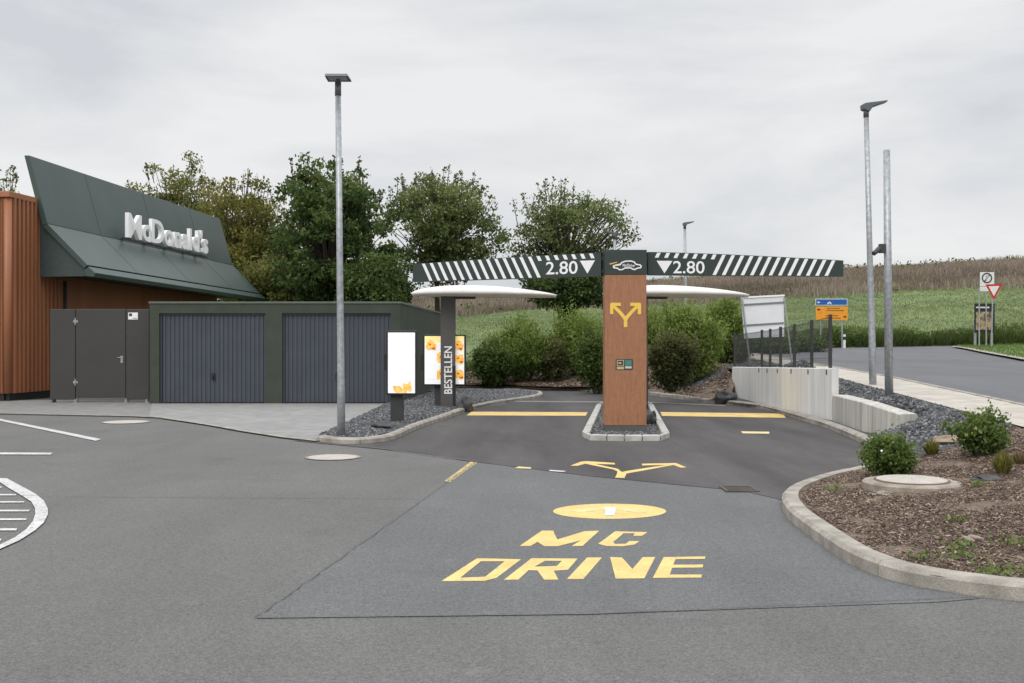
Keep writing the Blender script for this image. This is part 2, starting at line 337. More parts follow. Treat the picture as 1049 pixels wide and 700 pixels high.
def Hs(xy):
    xy = np.asarray(xy, float); o = np.empty(len(xy))
    for i in range(0, len(xy), 20000):
        d = np.sqrt(((xy[i:i+20000, None, :]-cp[None, :, :2])**2).sum(-1)+CC*CC); o[i:i+20000] = d@wts+HM
    x, z = xy[:, 0], xy[:, 1]; ss = lambda t: np.clip(t, 0, 1)**2*(3-2*np.clip(t, 0, 1))
    e_ = np.where(z < 25, .46+.0263*(z-14), .75+.016*(z-25)); w_ = ss((x-(6.75+.0773*(z-14.2))+.45)/.4)*ss((52-z)/6)*ss((17.5-x)/3)
    return np.maximum(o*(1-w_)+e_*w_, .05)
def Hh(x, y): return float(Hs([(x, y)])[0])
def onland(px, py, e0=.4, steps=8):         # ground spot seen at a pixel, on the rising land
    e = e0
    for _ in range(steps):
        v = G(px, py, e); e = .5*e+.5*Hh(v.x, v.y)
    return G(px, py, e)
def inpoly(pts, poly):
    x, y = pts[:, 0], pts[:, 1]; ins = np.zeros(len(pts), bool); n = len(poly)
    for i in range(n):
        x0, y0 = poly[i][0], poly[i][1]; x1, y1 = poly[(i+1) % n][0], poly[(i+1) % n][1]
        c = ((y0 > y) != (y1 > y)) & (x < (x1-x0)*(y-y0)/((y1-y0) or 1e-9)+x0); ins ^= c
    return ins
def densify(poly, d):
    o = []
    for i in range(len(poly)):
        a = Vector(poly[i][:2]); b = Vector(poly[(i+1) % len(poly)][:2]); k = max(1, int((b-a).length/d))
        for j in range(k): o.append(tuple(a.lerp(b, j/k)))
    return o
def sheet(name, poly, step, m, hf=None, lift=0.0, rough=0.0, kind='structure', flat=None):
    """a ground sheet over a plan polygon, draped on the land"""
    b = densify(poly, step); xs = [p[0] for p in b]; ys = [p[1] for p in b]
    gx, gy = np.meshgrid(np.arange(min(xs), max(xs), step), np.arange(min(ys), max(ys), step))
    g = np.stack([gx.ravel(), gy.ravel()], 1)
    g = g[inpoly(g, b)]
    bb = np.array(b); keep = np.ones(len(g), bool)
    for i in range(0, len(g), 4000):
        d = ((g[i:i+4000, None, :]-bb[None])**2).sum(-1).min(1); keep[i:i+4000] = d > (step*.4)**2
    g = g[keep]; g += (RNG.random(g.shape)-.5)*step*.3
    pts = [Vector(p) for p in b]+[Vector(p) for p in g]; nb = len(b)
    r = geometry.delaunay_2d_cdt(pts, [], [list(range(nb))], 1, 1e-5)
    vs = r[0]; fs = r[2]
    xy = np.array([(v.x, v.y) for v in vs]); z = Hs(xy) if flat is None else np.full(len(xy), flat)
    z = z+lift
    if rough:
        z = z+np.array([noise.fractal(Vector((x*2.2, y*2.2, 0)), .9, 2., 4)*rough for x, y in xy])
    mb = MB(); mb.v = [(xy[i, 0], xy[i, 1], z[i]) for i in range(len(xy))]; mb.f = [tuple(f) for f in fs]
    o = obj(name, mb, m, smooth=True); me = o.data
    if me.polygons and sum(p.normal.z for p in me.polygons) < 0: me.flip_normals()
    o['kind'] = kind
    return o

# car park: one flat sheet under everything
mb = MB(); mb.add([(-300, -80, 0), (400, -80, 0), (400, 30, 0), (-300, 30, 0), (-300, 500, -.3), (400, 500, -.3)], [(0, 1, 2, 3), (3, 2, 5, 4)])
struct('ground', mb, A_MAIN)
# bluish resurfaced patch and the darker drive lane
seamtop = [(300, 452), (357, 457.5), (420, 463.5), (488, 474), (560, 483), (600, 488), (700, 498), (760, 503.5), (806, 514)]
mb = MB(); poly = [g2(*p) for p in [(262, 634), (488, 474)]+seamtop[4:]+[(808, 532), (860, 572), (920, 597), (990, 610.5), (1005, 613.5), (960, 617.5), (600, 630)]]
mb.add([(x, y, .004) for x, y in poly], [tuple(range(len(poly)))]); struct('asphalt_patch', mb, A_PATCH)
lane = [g2(*p) for p in seamtop]+[tuple(p) for p in [Vector(g2(*q)) for q in [(822, 500), (880, 484), (897, 478), (900, 468), (885, 454), (851, 439), (800, 423), (740, 413), (690, 407.5)]]]
lane += [(3.6, 36.6), (-9, 37.6), (-9, 33), g2(500, 402.5), g2(553, 404), g2(555, 406), g2(480, 422), g2(428, 439), g2(389, 452)]
mb = MB(); mb.add([(x, y, .008) for x, y in lane], [tuple(range(len(lane)))]); struct('drive_lane', mb, A_DARK)
# tar seams and hairline joints in the surface
def strip(mb, pts, wd, z, closed=False):
    pts = [Vector((p[0], p[1])) for p in pts]; n = len(pts); vs = []
    for i, p in enumerate(pts):
        d = (pts[min(i+1, n-1)]-pts[max(i-1, 0)]).normalized(); q = Vector((-d.y, d.x))*wd/2
        vs += [(p.x+q.x, p.y+q.y, z), (p.x-q.x, p.y-q.y, z)]
    mb.add(vs, [(2*i, 2*i+1, 2*i+3, 2*i+2) for i in range(n-1)]); return mb
def wobbly(a, b, amp=.02, n=30):
    a = Vector(a); b = Vector(b); d = (b-a); q = Vector((-d.y, d.x)).normalized()
    return [a.lerp(b, k/n)+q*(amp*noise.noise(Vector((k*.55, a.x, b.y)))*2) for k in range(n+1)]
mb = MB()
strip(mb, wobbly(g2(20, 509), g2(430, 511.5), .008, 50), .010, .012)
strip(mb, wobbly(g2(262, 634), g2(488, 474), .012, 160), .008, .012)
strip(mb, wobbly(g2(262, 634.4), g2(600, 630.4), .005, 30), .006, .012); strip(mb, wobbly(g2(600, 630.4), g2(1120, 607), .005, 30), .006, .012)
struct('asphalt_seam', mb, mat('tar_seam', (.120, .119, .116), rough=.9))
mb = MB(); strip(mb, wobbly(g2(380, 459), g2(488, 474), .01, 20), .02, .0125)
struct('asphalt_seam', mb, mat('pale_seam', (.24, .235, .22), rough=.9))

# land beyond the lot
back = [(-8.5, 36.6), (0, 35.6), (2.6, 34.6)]
land = [(-45, 36.8)]+back+[(p.x, p.y) for p in KR]+[(60, 5), (250, 0), (250, 420), (-200, 420), (-200, 36.8)]
def landsheet():
    near = [(-45, 36.8)]+back+[(KR[0].x, KR[0].y), (KR[1].x, KR[1].y), (KR[2].x, KR[2].y), (KR[3].x, KR[3].y), (6.1, 29.6)]+[(p.x+.08, p.y) for p in WBw]+[(5.5, 16.2)]+[(p.x, p.y) for p in KR[9:]]+[(45, 3), (45, 75), (-45, 75)]
    sheet('terrain', near, 1.0, M_SOIL, lift=-.05)
landsheet()
# far field as a graded grid
xs = np.arange(-200, 240, 4.0); ys = np.arange(64, 420, 4.0); gx, gy = np.meshgrid(xs, ys)
hz = Hs(np.stack([gx.ravel(), gy.ravel()], 1)).reshape(gx.shape)
for j in range(len(ys)):
    for i in range(len(xs)): hz[j, i] += noise.fractal(Vector((xs[i]*.05, ys[j]*.05, 3)), 1, 2, 3)*.35
def gridmesh(j0, j1):
    mb = MB(); nx = len(xs)
    mb.v = [(xs[i], ys[j], hz[j, i]) for j in range(j0, j1) for i in range(nx)]
    mb.f = [(a*nx+i, a*nx+i+1, (a+1)*nx+i+1, (a+1)*nx+i) for a in range(j1-j0-1) for i in range(nx-1)]; return mb
def farH(x, y):
    i = np.clip(((x-xs[0])/4).astype(int), 0, len(xs)-2); j = np.clip(((y-ys[0])/4).astype(int), 0, len(ys)-2)
    fx = (x-xs[i])/4; fy = (y-ys[j])/4
    return hz[j, i]*(1-fx)*(1-fy)+hz[j, i+1]*fx*(1-fy)+hz[j+1, i]*(1-fx)*fy+hz[j+1, i+1]*fx*fy
JD = int((120-64)/4)
struct('field', gridmesh(0, JD+1), M_GRASS, smooth=True)
struct('hill', gridmesh(JD, len(ys)), M_DRY, smooth=True)
# near part of the field, up to the road and the shrub bank
sheet('meadow', [(-45, 44), (-9, 42), (-3, 41), (3, 43), (6, 47), (7, 52.5), (11, 53.8), (13, 55.5), (25.5, 63.0), (45, 73), (45, 80), (-45, 80)], 1.5, M_GRASS, lift=.02, rough=.05)
# street, footway, verge
fe = [(6, 51.5), (9, 52.6), (12.9, 55.3), (18, 58.4), (25.5, 62.6), (45, 72.5)]
cor = [(45, 66), (34, 62.8), (27, 60.2), (24.2, 58.3), (23.1, 56.0), (22.0, 52.4), (19.5, 44.2), (17.3, 36.2), (15.8, 29), (14.6, 20), (14, 4)]
road = fe+cor+[(xout(4), 4), (xout(20), 20), (xout(44), 44), (9, 46.5), (6, 46)]
sheet('road', road, 1.0, A_ROAD, lift=.005)
sheet('sidewalk', [(xin(z), z) for z in (4, 12, 20, 30, 40, 46)]+[(xout(z), z) for z in (46, 40, 30, 20, 12, 4)], .5, M_WALK, lift=.03)
lip = MB()
zz = np.arange(4, 46, 1.0)
for a in zz:
    z1 = a+.985
    ha, hb = Hh(xout(a), a)+.045, Hh(xout(z1), z1)+.045
    lip.hexa([(xout(a)-.1, a, ha-.2), (xout(a)+.02, a, ha-.2), (xout(z1)+.02, z1, hb-.2), (xout(z1)-.1, z1, hb-.2), (xout(a)-.1, a, ha), (xout(a)+.02, a, ha), (xout(z1)+.02, z1, hb), (xout(z1)-.1, z1, hb)])
struct('kerb', lip, M_KERB)
sheet('verge', cor+[(45, 2)], 1.0, M_LAWN, lift=.06)
def strip_on(name, pts, wd, m, lift):
    mb = MB(); pts = [Vector(p) for p in densify(pts+[pts[-1]], .8)]; n = len(pts)
    for i, p in enumerate(pts):
        d = (pts[min(i+1, n-1)]-pts[max(i-1, 0)])
        d = d.normalized() if d.length else Vector((1, 0)); q = Vector((-d.y, d.x))*wd/2
        a = p+q; b = p-q; mb.v += [(a.x, a.y, Hh(a.x, a.y)+lift), (b.x, b.y, Hh(b.x, b.y)+lift)]
    mb.f = [(2*i, 2*i+1, 2*i+3, 2*i+2) for i in range(n-1)]
    return struct(name, mb, m)
strip_on('kerb', cor[2:], .32, M_KERB, .085)
strip_on('road_edge_line', fe[1:], .25, mat('road_edge', (.26, .25, .23), rough=.9), .012)

# beds
gm = [(4.72, 12.9), (5.3, 13.1), (5.9, 13.6), (6.55, 14.2)]
i_c = 9
mulch_poly = [tuple(p) for p in gm]+[(xin(14.5), 14.5), (xin(10), 10), (xin(4), 4)]+[(p.x, p.y) for p in KR[::-1] if p.y < 13.6 and p.x < 6.4]
sheet('mulch_bed', mulch_poly, .22, M_SOIL, lift=.0, rough=.035)
gravel_poly = [(KR[9].x+.1, KR[9].y), (KR[10].x+.05, KR[10].y), (4.72, 12.9), (5.3, 13.1), (5.9, 13.6), (6.55, 14.2), (xin(14.5), 14.5), (xin(20), 20), (xin(26), 26), (xin(33), 33), (6.5, 33), (6.3, 30.4)]+[(p.x+.1, p.y) for p in WBw[1:]]+[(5.5, 16.2)]
sheet('gravel_base', gravel_poly, .35, M_BED, lift=.0)
# mulched bank behind the lane
bank = [(-9, 36.9), (-3, 36.2), (0, 35.6), (2.6, 34.6), (KR[0].x, KR[0].y), (KR[1].x, KR[1].y), (KR[2].x, KR[2].y), (KR[3].x, KR[3].y), (6.2, 30.6), (6.5, 33), (xin(33), 33), (xin(45), 45), (6, 46), (6, 47.5), (3, 43.5), (-3, 41.5), (-9, 42.5)]
sheet('mulch_bank', bank, .5, M_SOIL, lift=.015, rough=.04)

# kerbs: a run of stones with open joints
def kerb(name, pts, wd=.13, h=.11, side=1, L0=1.0, gap=.008):
    pts = smooth([(p[0], p[1], 0) for p in pts], 3); mb = MB(); acc = 0; start = True
    n = len(pts); nor = []
    for i in range(n):
        d = (pts[min(i+1, n-1)]-pts[max(i-1, 0)]).normalized(); nor.append(Vector((-d.y, d.x, 0))*side)
    prof = [(0, -.12), (0, h-.03), (.03, h), (wd, h), (wd, -.12)]
    for i in range(n-1):
        a, b = pts[i], pts[i+1]; na, nb = nor[i], nor[i+1]; seg = (b-a).length
        if seg < 1e-4: continue
        k = max(1, round(seg/L0))
        for j in range(k):
            t0 = j/k; t1 = (j+1)/k
            if k > 1 or acc+seg > L0 or True:
                acc += seg/k
                if acc >= L0*.95: t1e = t1-gap/seg; acc = 0
                else: t1e = t1
            p0 = a.lerp(b, t0); p1 = a.lerp(b, t1e); m0 = na.lerp(nb, t0); m1 = na.lerp(nb, t1e)
            dz = random.uniform(-.002, .002)
            vs = [(p0+m0*u)+Vector((0, 0, v+dz*0)) for u, v in prof]+[(p1+m1*u)+Vector((0, 0, v+dz*0)) for u, v in prof]
            full = t1e != t1
            fs = [(q, (q+1) % 5, 5+(q+1) % 5, 5+q) for q in range(4)]
            if full: fs += [(5, 6, 7, 8, 9)]
            if start or full: pass
            mb.add(vs, fs+([(4, 3, 2, 1, 0)]))
    return struct(name, mb, M_KERB)
kerb('kerb', [(p.x, p.y) for p in KR], side=1, wd=.155, h=.115)
kerb('kerb', back[::1]+[(KR[0].x, KR[0].y)], side=1, h=.08)
KL_px = [(325, 452.5), (340, 454.5), (357, 455.5), (375, 455), (389, 453.5), (405, 450.3), (428, 440), (460, 428.7), (480, 421.3), (510, 414.5), (540, 410), (553, 407.5), (556, 405.5), (552, 403.5), (530, 402.4), (490, 401.6)]
KL = [Vector(g2(*p)) for p in KL_px]+[Vector((-8.5, 34.6))]
kerb('kerb', [(p.x, p.y) for p in KL], side=1, wd=.13, h=.10)
# apron of pale concrete before the garages, darker paving by the gate
ap = [g2(*p) for p in [(325, 452.5), (290, 448.5), (250, 442.3), (215, 436), (165, 428.5), (153, 428)]]+[(-9.3, 27.75), (-3.0, 27.75), g2(397, 416.5)]
mb = MB(); mb.add([(x, y, .02) for x, y in ap], [tuple(range(len(ap)))]); struct('concrete_apron', mb, M_APRON)
pv = [g2(*p) for p in [(153, 428), (140, 427.2), (0, 424.2), (-250, 419.5)]]+[(-24, 29.5), (-9.3, 29.5)]
mb = MB(); mb.add([(x, y, .016) for x, y in pv], [tuple(range(len(pv)))]); struct('pavement', mb, M_PAVE)
mb = MB(); strip(mb, [g2(*p) for p in [(325, 453.2), (290, 449.2), (250, 443), (215, 436.6), (165, 429), (140, 427.7), (0, 424.7), (-250, 420)]], .11, .028); struct('kerb', mb, M_KERB)
# joints of the apron slabs
mb = MB()
strip(mb, [g2(397, 416.8), g2(325, 451.5)], .06, .03)
struct('apron_edging', mb, mat('edging', (.30, .29, .27), rough=.9))
# planted bed of slate by the menu boards
bedL = [g2(327, 451)]+[(p.x, p.y) for p in KL[1:]]+[(-3.0, 34.6), (-2.4, 33), (-2.85, 27.75), g2(397, 416.5)]
sheet('gravel_base', bedL, .4, M_BED, flat=.07, rough=.012)

# ---------------- loose stones and bark chips
def ico():
    import bmesh
    b = bmesh.new(); bmesh.ops.create_icosphere(b, subdivisions=1, radius=1); b.verts.ensure_lookup_table()
    v = np.array([x.co[:] for x in b.verts]); f = np.array([[q.index for q in t.verts] for t in b.faces]); b.free(); return v, f
IV, IF = ico()
BOXV = np.array([(x, y, z) for z in (-1, 1) for x, y in ((-1, -1), (1, -1), (1, 1), (-1, 1))], float)
BOXF = np.array([(0, 3, 2, 1), (4, 5, 6, 7), (0, 1, 5, 4), (1, 2, 6, 5), (2, 3, 7, 6), (3, 0, 4, 7)])
def randrot(n, tilt=math.pi):
    az = RNG.random(n)*2*np.pi; ax = (RNG.random(n)-.5)*2*tilt; ay = (RNG.random(n)-.5)*2*tilt
    ca, sa, cb, sb, cc, sc = np.cos(az), np.sin(az), np.cos(ax), np.sin(ax), np.cos(ay), np.sin(ay); Z = np.zeros(n); O = np.ones(n)
    A = np.stack([ca, -sa, Z, sa, ca, Z, Z, Z, O], 1).reshape(n, 3, 3); B = np.stack([O, Z, Z, Z, cb, -sb, Z, sb, cb], 1).reshape(n, 3, 3); D = np.stack([cc, Z, sc, Z, O, Z, -sc, Z, cc], 1).reshape(n, 3, 3)
    return A@B@D
def scatter(name, poly, dens, size, m, shape='stone', hf=Hs, lift=0, exclude=None, flat=None, parent=None, powr=1.0):
    poly = list(poly); a = np.array([(p[0], p[1]) for p in poly]); lo, hi = a.min(0), a.max(0)
    n = int(dens*(hi-lo).prod()); p = lo+RNG.random((n, 2))*(hi-lo); p = p[inpoly(p, poly)]
    if exclude is not None: p = p[~exclude(p)]
    n = len(p); z = (hf(p) if flat is None else np.full(n, flat))+lift
    s = size*(.55+RNG.random(n)**2*1.1)
    Rm = randrot(n, math.pi if shape == 'stone' else .5)
    if shape == 'stone': bv, bf = IV, IF; sc = np.stack([s*(.8+.5*RNG.random(n)), s*(.6+.4*RNG.random(n)), s*(.4+.35*RNG.random(n))], 1)
    else: bv, bf = BOXV, BOXF; sc = np.stack([s*(1+1.2*RNG.random(n)), s*(.35+.3*RNG.random(n)), s*(.10+.1*RNG.random(n))], 1)
    V = bv[None]*(1+(RNG.random((n, len(bv), 1))-.5)*(.5 if shape == 'stone' else .3))*sc[:, None]
    V = np.einsum('nij,nkj->nki', Rm, V); V[:, :, 0] += p[:, 0:1]; V[:, :, 1] += p[:, 1:2]; V[:, :, 2] += (z+s*.25)[:, None]
    k = len(bv); nf = len(bf); fk = bf.shape[1]
    me = bpy.data.meshes.new(name); me.vertices.add(n*k); me.vertices.foreach_set('co', V.astype(np.float32).ravel())
    idx = (bf[None]+np.arange(n)[:, None, None]*k).astype(np.int32); me.loops.add(n*nf*fk); me.loops.foreach_set('vertex_index', idx.ravel())
    me.polygons.add(n*nf); me.polygons.foreach_set('loop_start', np.arange(0, n*nf*fk, fk, dtype=np.int32)); me.update(calc_edges=True); me.materials.append(m)
    at = me.color_attributes.new('tint', 'FLOAT_COLOR', 'POINT'); c = np.ones((n, k, 4), np.float32); c[:, :, 0] = (RNG.random(n)**powr)[:, None]; at.data.foreach_set('color', c.ravel())
    o = bpy.data.objects.new(name, me); link(o)
    return tag(o, kind='stuff')
mb = MB(); fr = [(p.x, p.y, .085) for p in KR[2:10]]+[(5.5, 16.2, .09)]+[(p.x+.05, p.y, .085) for p in WBw[::-1]]
mb.add(fr, [tuple(t) for t in geometry.tessellate_polygon([[Vector((a, b, 0)) for a, b, c in fr]])]); struct('wall_foot_strip', mb, M_BED)
def near_line(line, d):
    ln = np.array([(p[0], p[1]) for p in line]); 
    def f(p):
        o = np.zeros(len(p), bool)
        for a, b in zip(ln[:-1], ln[1:]):
            ab = b-a; t = np.clip(((p-a)@ab)/max(ab@ab, 1e-9), 0, 1); o |= (((p-a-t[:, None]*ab)**2).sum(1) < d*d)
        return o
    return f
nearK = near_line(KRs, .20); nearL = near_line(smooth([(p.x, p.y, 0) for p in KL], 3), .16)
g1 = scatter('slate_gravel', bedL, 1500, .0215, M_STONES, flat=.075, powr=1.5, exclude=nearL)
g2o = scatter('slate_gravel', gravel_poly, 900, .026, M_STONES, powr=1.6, exclude=nearK)
bp = [(4.35, 31.4), (4.9, 31.1), (6.1, 30.6), (6.2, 31.8), (5.3, 32.0)]
scatter('slate_gravel', bp, 900, .03, M_STONES, lift=.03, powr=1.6)
scatter('bark_mulch', mulch_poly, 3000, .009, M_CHIPS, shape='chip', lift=.006, powr=1.8, exclude=nearK)
scatter('bark_mulch', bank, 420, .024, M_CHIPS, shape='chip', lift=.03, powr=1.5, exclude=nearK)

# ------------------------------------------------------------------ restaurant
BD = Vector((.105, 1, 0)).normalized(); BN = Vector((BD.y, -BD.x, 0))       # along the facade, outward
B0 = Vector((-13.57, 28.9, 0))
def bp3(t, u, z): v = B0+BD*t+BN*u; return Vector((v.x, v.y, z-(.011*(t-1.3) if z > 3.3 and z != 5.5 and t > 2.9 else 0)))
rest = thing('restaurant_building', 'low restaurant clad in brown ribbed sheet under a leaning dark green sign fascia', 'building', B0)
mb = MB()                                        # body behind the sign, brown render
mb.hexa([bp3(1.4, -.12, .15), bp3(15.2, -.12, .15), bp3(15.2, -14, .15), bp3(1.4, -14, .15), bp3(1.4, -.12, 4.5), bp3(15.2, -.12, 4.5), bp3(15.2, -14, 4.5), bp3(1.4, -14, 4.5)])
mb.box(-32, -13.75, 29.1, 42, .15, 5.45)
obj('wall', mb, M_BROWN, rest)
# ribbed cladding, two faces of the near corner
def ribs(mb, a, b, nrm, z0, z1, pitch=.21, depth=.10, flat=.42):
    a = Vector(a); b = Vector(b); Lr = (b-a).length; n = max(1, round(Lr/pitch)); d = (b-a)/n; nrm = Vector(nrm); pr = []
    for i in range(n):
        o = a+d*i
        pr += [o, o+d*.16+nrm*0, o+d*.22+nrm*depth, o+d*(.22+flat)+nrm*depth, o+d*(.28+flat)]
    pr.append(b); k = len(pr)
    mb.add([(p.x, p.y, z0) for p in pr]+[(p.x, p.y, z1) for p in pr], [(i, i+1, k+i+1, k+i) for i in range(k-1)])
mb = MB(); ribs(mb, bp3(.12, 0, 0), bp3(2.6, 0, 0), BN, .22, 5.5); ribs(mb, Vector((-32, 28.9, 0)), bp3(-.0, -.15, 0), Vector((0, -1, 0)), .22, 5.5)
obj('ribbed_cladding', mb, M_BROWN, rest)
mb = MB(); mb.tube([bp3(.06, -.04, .22), bp3(.06, -.04, 5.5)], .11, 16); obj('corner_trim', mb, M_BROWN, rest, smooth=True)
mb = MB(); mb.hexa([bp3(-.1, .1, 5.5), bp3(2.8, .1, 5.5), bp3(2.8, -.35, 5.5), bp3(-.1, -.35, 5.5), bp3(-.1, .1, 5.66), bp3(2.8, .1, 5.66), bp3(2.8, -.35, 5.66), bp3(-.1, -.35, 5.66)])
mb.box(-32, bp3(-.1, -.35, 0).x, 28.78, 29.2, 5.5, 5.66); obj('roof_trim', mb, M_BROWN, rest, bevel=.015)
mb = MB(); mb.hexa([bp3(.1, -.02, 0), bp3(2.6, -.02, 0), bp3(2.6, -.3, 0), bp3(.1, -.3, 0), bp3(.1, -.02, .22), bp3(2.6, -.02, .22), bp3(2.6, -.3, .22), bp3(.1, -.3, .22)])
mb.box(-32, -13.7, 28.95, 29.2, 0, .22); obj('plinth', mb, M_FRAME, rest)
# sign fascia: folded shell
T0, T1 = 1.3, 15.6
prof = [(.0-.15, 6.86), (.40, 4.93), (1.72, 3.62)]        # outer face (u, z)
def fold(ins): 
    return [(-.15-ins*.95, 6.86-ins*.0), (.40-ins*1.05, 4.93-ins*.35), (1.72-ins*.9, 3.62-ins*.7)]
def shell(mb, pa, t0, t1):
    n = len(pa); mb.add([bp3(t0, u, z) for u, z in pa]+[bp3(t1, u, z) for u, z in pa], [tuple(range(n))[::-1], tuple(range(n, 2*n))]+[(i, (i+1) % n, n+(i+1) % n, n+i) for i in range(n)])
o1 = prof; i1 = fold(.16)
mb = MB(); shell(mb, [o1[0], o1[1], i1[1], i1[0]], T0, T1); up_ = obj('fascia_panel', mb, M_GREEN, rest, bevel=.012)
mb = MB(); shell(mb, [(o1[1][0]+.002, o1[1][1]-.004), (1.58, 3.76), (1.47, 3.66), (i1[1][0]+.0, i1[1][1]-.01)], T0, T1); obj('canopy_panel', mb, M_GREEN, rest, bevel=.012)
mb = MB(); shell(mb, [(1.60, 3.72), (1.80, 3.54), (1.76, 3.42), (1.5, 3.45), (1.48, 3.62)], T0, T1+.05); obj('canopy_lip', mb, M_GREEN, rest, bevel=.01)
mb = MB()
for t in (4.4, 8.4, 12.4):
    for (ua, za), (ub, zb_) in ((prof[0], prof[1]), ((.42, 4.91), (1.56, 3.78))):
        mb.hexa([bp3(t, ub+.0, zb_), bp3(t+.012, ub+.0, zb_), bp3(t+.012, ub+.004, zb_+.003), bp3(t, ub+.004, zb_+.003), bp3(t, ua, za), bp3(t+.012, ua, za), bp3(t+.012, ua+.004, za+.003), bp3(t, ua+.004, za+.003)])
obj('seam_strip', mb, mat('seam_green', (.037, .060, .053), rough=.5), rest)
mb = MB(); shell(mb, [(.22, 4.9), (1.50, 3.62), (1.55, 3.46), (.02, 3.44), (-.25, 3.44), (-.25, 5.6)], T0+.12, T0+.2); obj('fascia_cheek', mb, mat('cheek_green', (.05, .072, .066), rough=.6), rest)
mb = MB(); shell(mb, [(.0, 3.60), (1.5, 3.60), (1.5, 3.55), (.0, 3.55)], T0+.2, T1); obj('canopy_soffit', mb, mat('soffit_dark', (.035, .042, .04), rough=.7), rest)
# raised lettering on the fascia
def text_obj(name, body, o, ux, uy, w, h, m, parent, depth=.01, bold=0.0, spacing=1.0, shear=0):
    c = bpy.data.curves.new('lettering', 'FONT'); c.body = body; c.size = 1; c.offset = bold; c.space_character = spacing; c.shear = shear; c.resolution_u = 4
    t = bpy.data.objects.new('lettering', c); C.objects.link(t); bpy.context.view_layer.update()
    me = bpy.data.meshes.new_from_object(t.evaluated_get(bpy.context.evaluated_depsgraph_get())); bpy.data.objects.remove(t)
    v = np.array([x.co[:] for x in me.vertices]); lo = v.min(0); hi = v.max(0)
    fs = [tuple(p.vertices) for p in me.polygons]; bpy.data.meshes.remove(me)
    ux = Vector(ux).normalized(); uy = Vector(uy).normalized(); nz = ux.cross(uy); o = Vector(o)
    base = [o+ux*((x[0]-lo[0])/(hi[0]-lo[0])*w)+uy*((x[1]-lo[1])/(hi[1]-lo[1])*h) for x in v]
    mb = MB(); n = len(base); mb.v = [tuple(b+nz*depth) for b in base]+[tuple(b) for b in base]
    mb.f = list(fs)+[tuple(i+n for i in f)[::-1] for f in fs]
    cnt = {}
    for f in fs:
        for i in range(len(f)):
            e = (f[i], f[(i+1) % len(f)]); cnt[e] = 1
    for a, b in cnt:
        if (b, a) not in cnt: mb.f.append((a, a+n, b+n, b)[::-1])
    return obj(name, mb, m, parent)
lt = text_obj('sign_lettering', "McDonald's", bp3(5.45, .66, 4.98), BD, (0, 0, 1), 6.6, .84, mat('sign_letter_acrylic', (.9, .9, .9), (.87, .87, .87), rough=.35, emit=.10), rest, depth=.12, bold=.016, spacing=1.0)  # faint emission added so the unlit letters look whiter
mb = MB()
for t in (5.8, 7.4, 9.0, 10.6, 11.7): mb.hexa([bp3(t, .36, 4.97), bp3(t+.06, .36, 4.97), bp3(t+.06, .66, 4.97), bp3(t, .66, 4.97), bp3(t, .36, 5.02), bp3(t+.06, .36, 5.02), bp3(t+.06, .66, 5.02), bp3(t, .66, 5.02)])
mb.hexa([bp3(5.4, .67, 4.915), bp3(12.1, .67, 4.915), bp3(12.1, .74, 4.915), bp3(5.4, .74, 4.915), bp3(5.4, .67, 4.955), bp3(12.1, .67, 4.955), bp3(12.1, .74, 4.955), bp3(5.4, .74, 4.955)])
obj('lettering_rail', mb, M_DARK, rest)
mb = MB(); mb.tube([bp3(2.75, .12, .05), bp3(2.75, .12, 3.4)], .05, 10); obj('downpipe', mb, M_DARK, rest, smooth=True)

# ------------------------------------------------------------------ steel gate screen
GZ = 28.25
def gx_(px, z=GZ): return (px-CX)/F*z
gate = thing('gate_screen', 'dark grey sheet steel screen with a single door, between brown wall and garages', 'gate', (gx_(100), GZ, 0))
for a, b in ((51, 77.2), (129.5, 152.8)):
    mb = MB(); mb.box(gx_(a)+.005, gx_(b)-.005, GZ, GZ+.05, .09, 2.47); obj('panel', mb, M_GATE, gate, bevel=.008)
mb = MB(); mb.box(gx_(77.8), gx_(128.7), GZ-.01, GZ+.04, .14, 2.475); gd = obj('door', mb, M_GATE, gate, bevel=.008)
mb = MB(); mb.box(gx_(125)-.02, gx_(125)+.03, GZ-.035, GZ-.01, 1.12, 1.16); mb.tube([(gx_(125), GZ-.01, 1.2), (gx_(125), GZ-.06, 1.2), (gx_(124)-.1, GZ-.06, 1.2)], .014, 8); mb.box(gx_(125)-.03, gx_(125)+.03, GZ-.02, GZ-.008, 1.06, 1.24)
obj('handle', mb, M_GALV, gd)
for z in (.55, 2.15):
    mb = MB(); mb.tube([(gx_(77.5), GZ-.02, z-.09), (gx_(77.5), GZ-.02, z+.09)], .018, 8); mb.box(gx_(77.5)-.06, gx_(77.5)+.06, GZ-.016, GZ-.009, z-.03, z+.03); obj('hinge', mb, M_GALV, gd)
for a in (54.5, 77.5, 129, 150.5):
    mb = MB(); mb.box(gx_(a)-.03, gx_(a)+.03, GZ+.051, GZ+.11, 0, 2.45); mb.box(gx_(a)-.05, gx_(a)+.05, GZ-.03, GZ+.12, 0.016, .03); mb.box(gx_(a)-.02, gx_(a)+.02, GZ-.03, GZ, .03, .1); obj('post', mb, M_GALV if a != 54.5 else M_DARK, gate)
mb = MB(); mb.box(gx_(131.5), gx_(141.3), GZ-.012, GZ-.002, 2.2, 2.38); nt_ = obj('notice_plate', mb, M_WHITE, gate)
mb = MB(); mb.box(gx_(132.3), gx_(135.4), GZ-.016, GZ-.0125, 2.285, 2.36); mb.box(gx_(136.4), gx_(140.4), GZ-.016, GZ-.0125, 2.225, 2.24); obj('pictogram_print', mb, mat('notice_ink', (.05, .05, .06)), nt_)

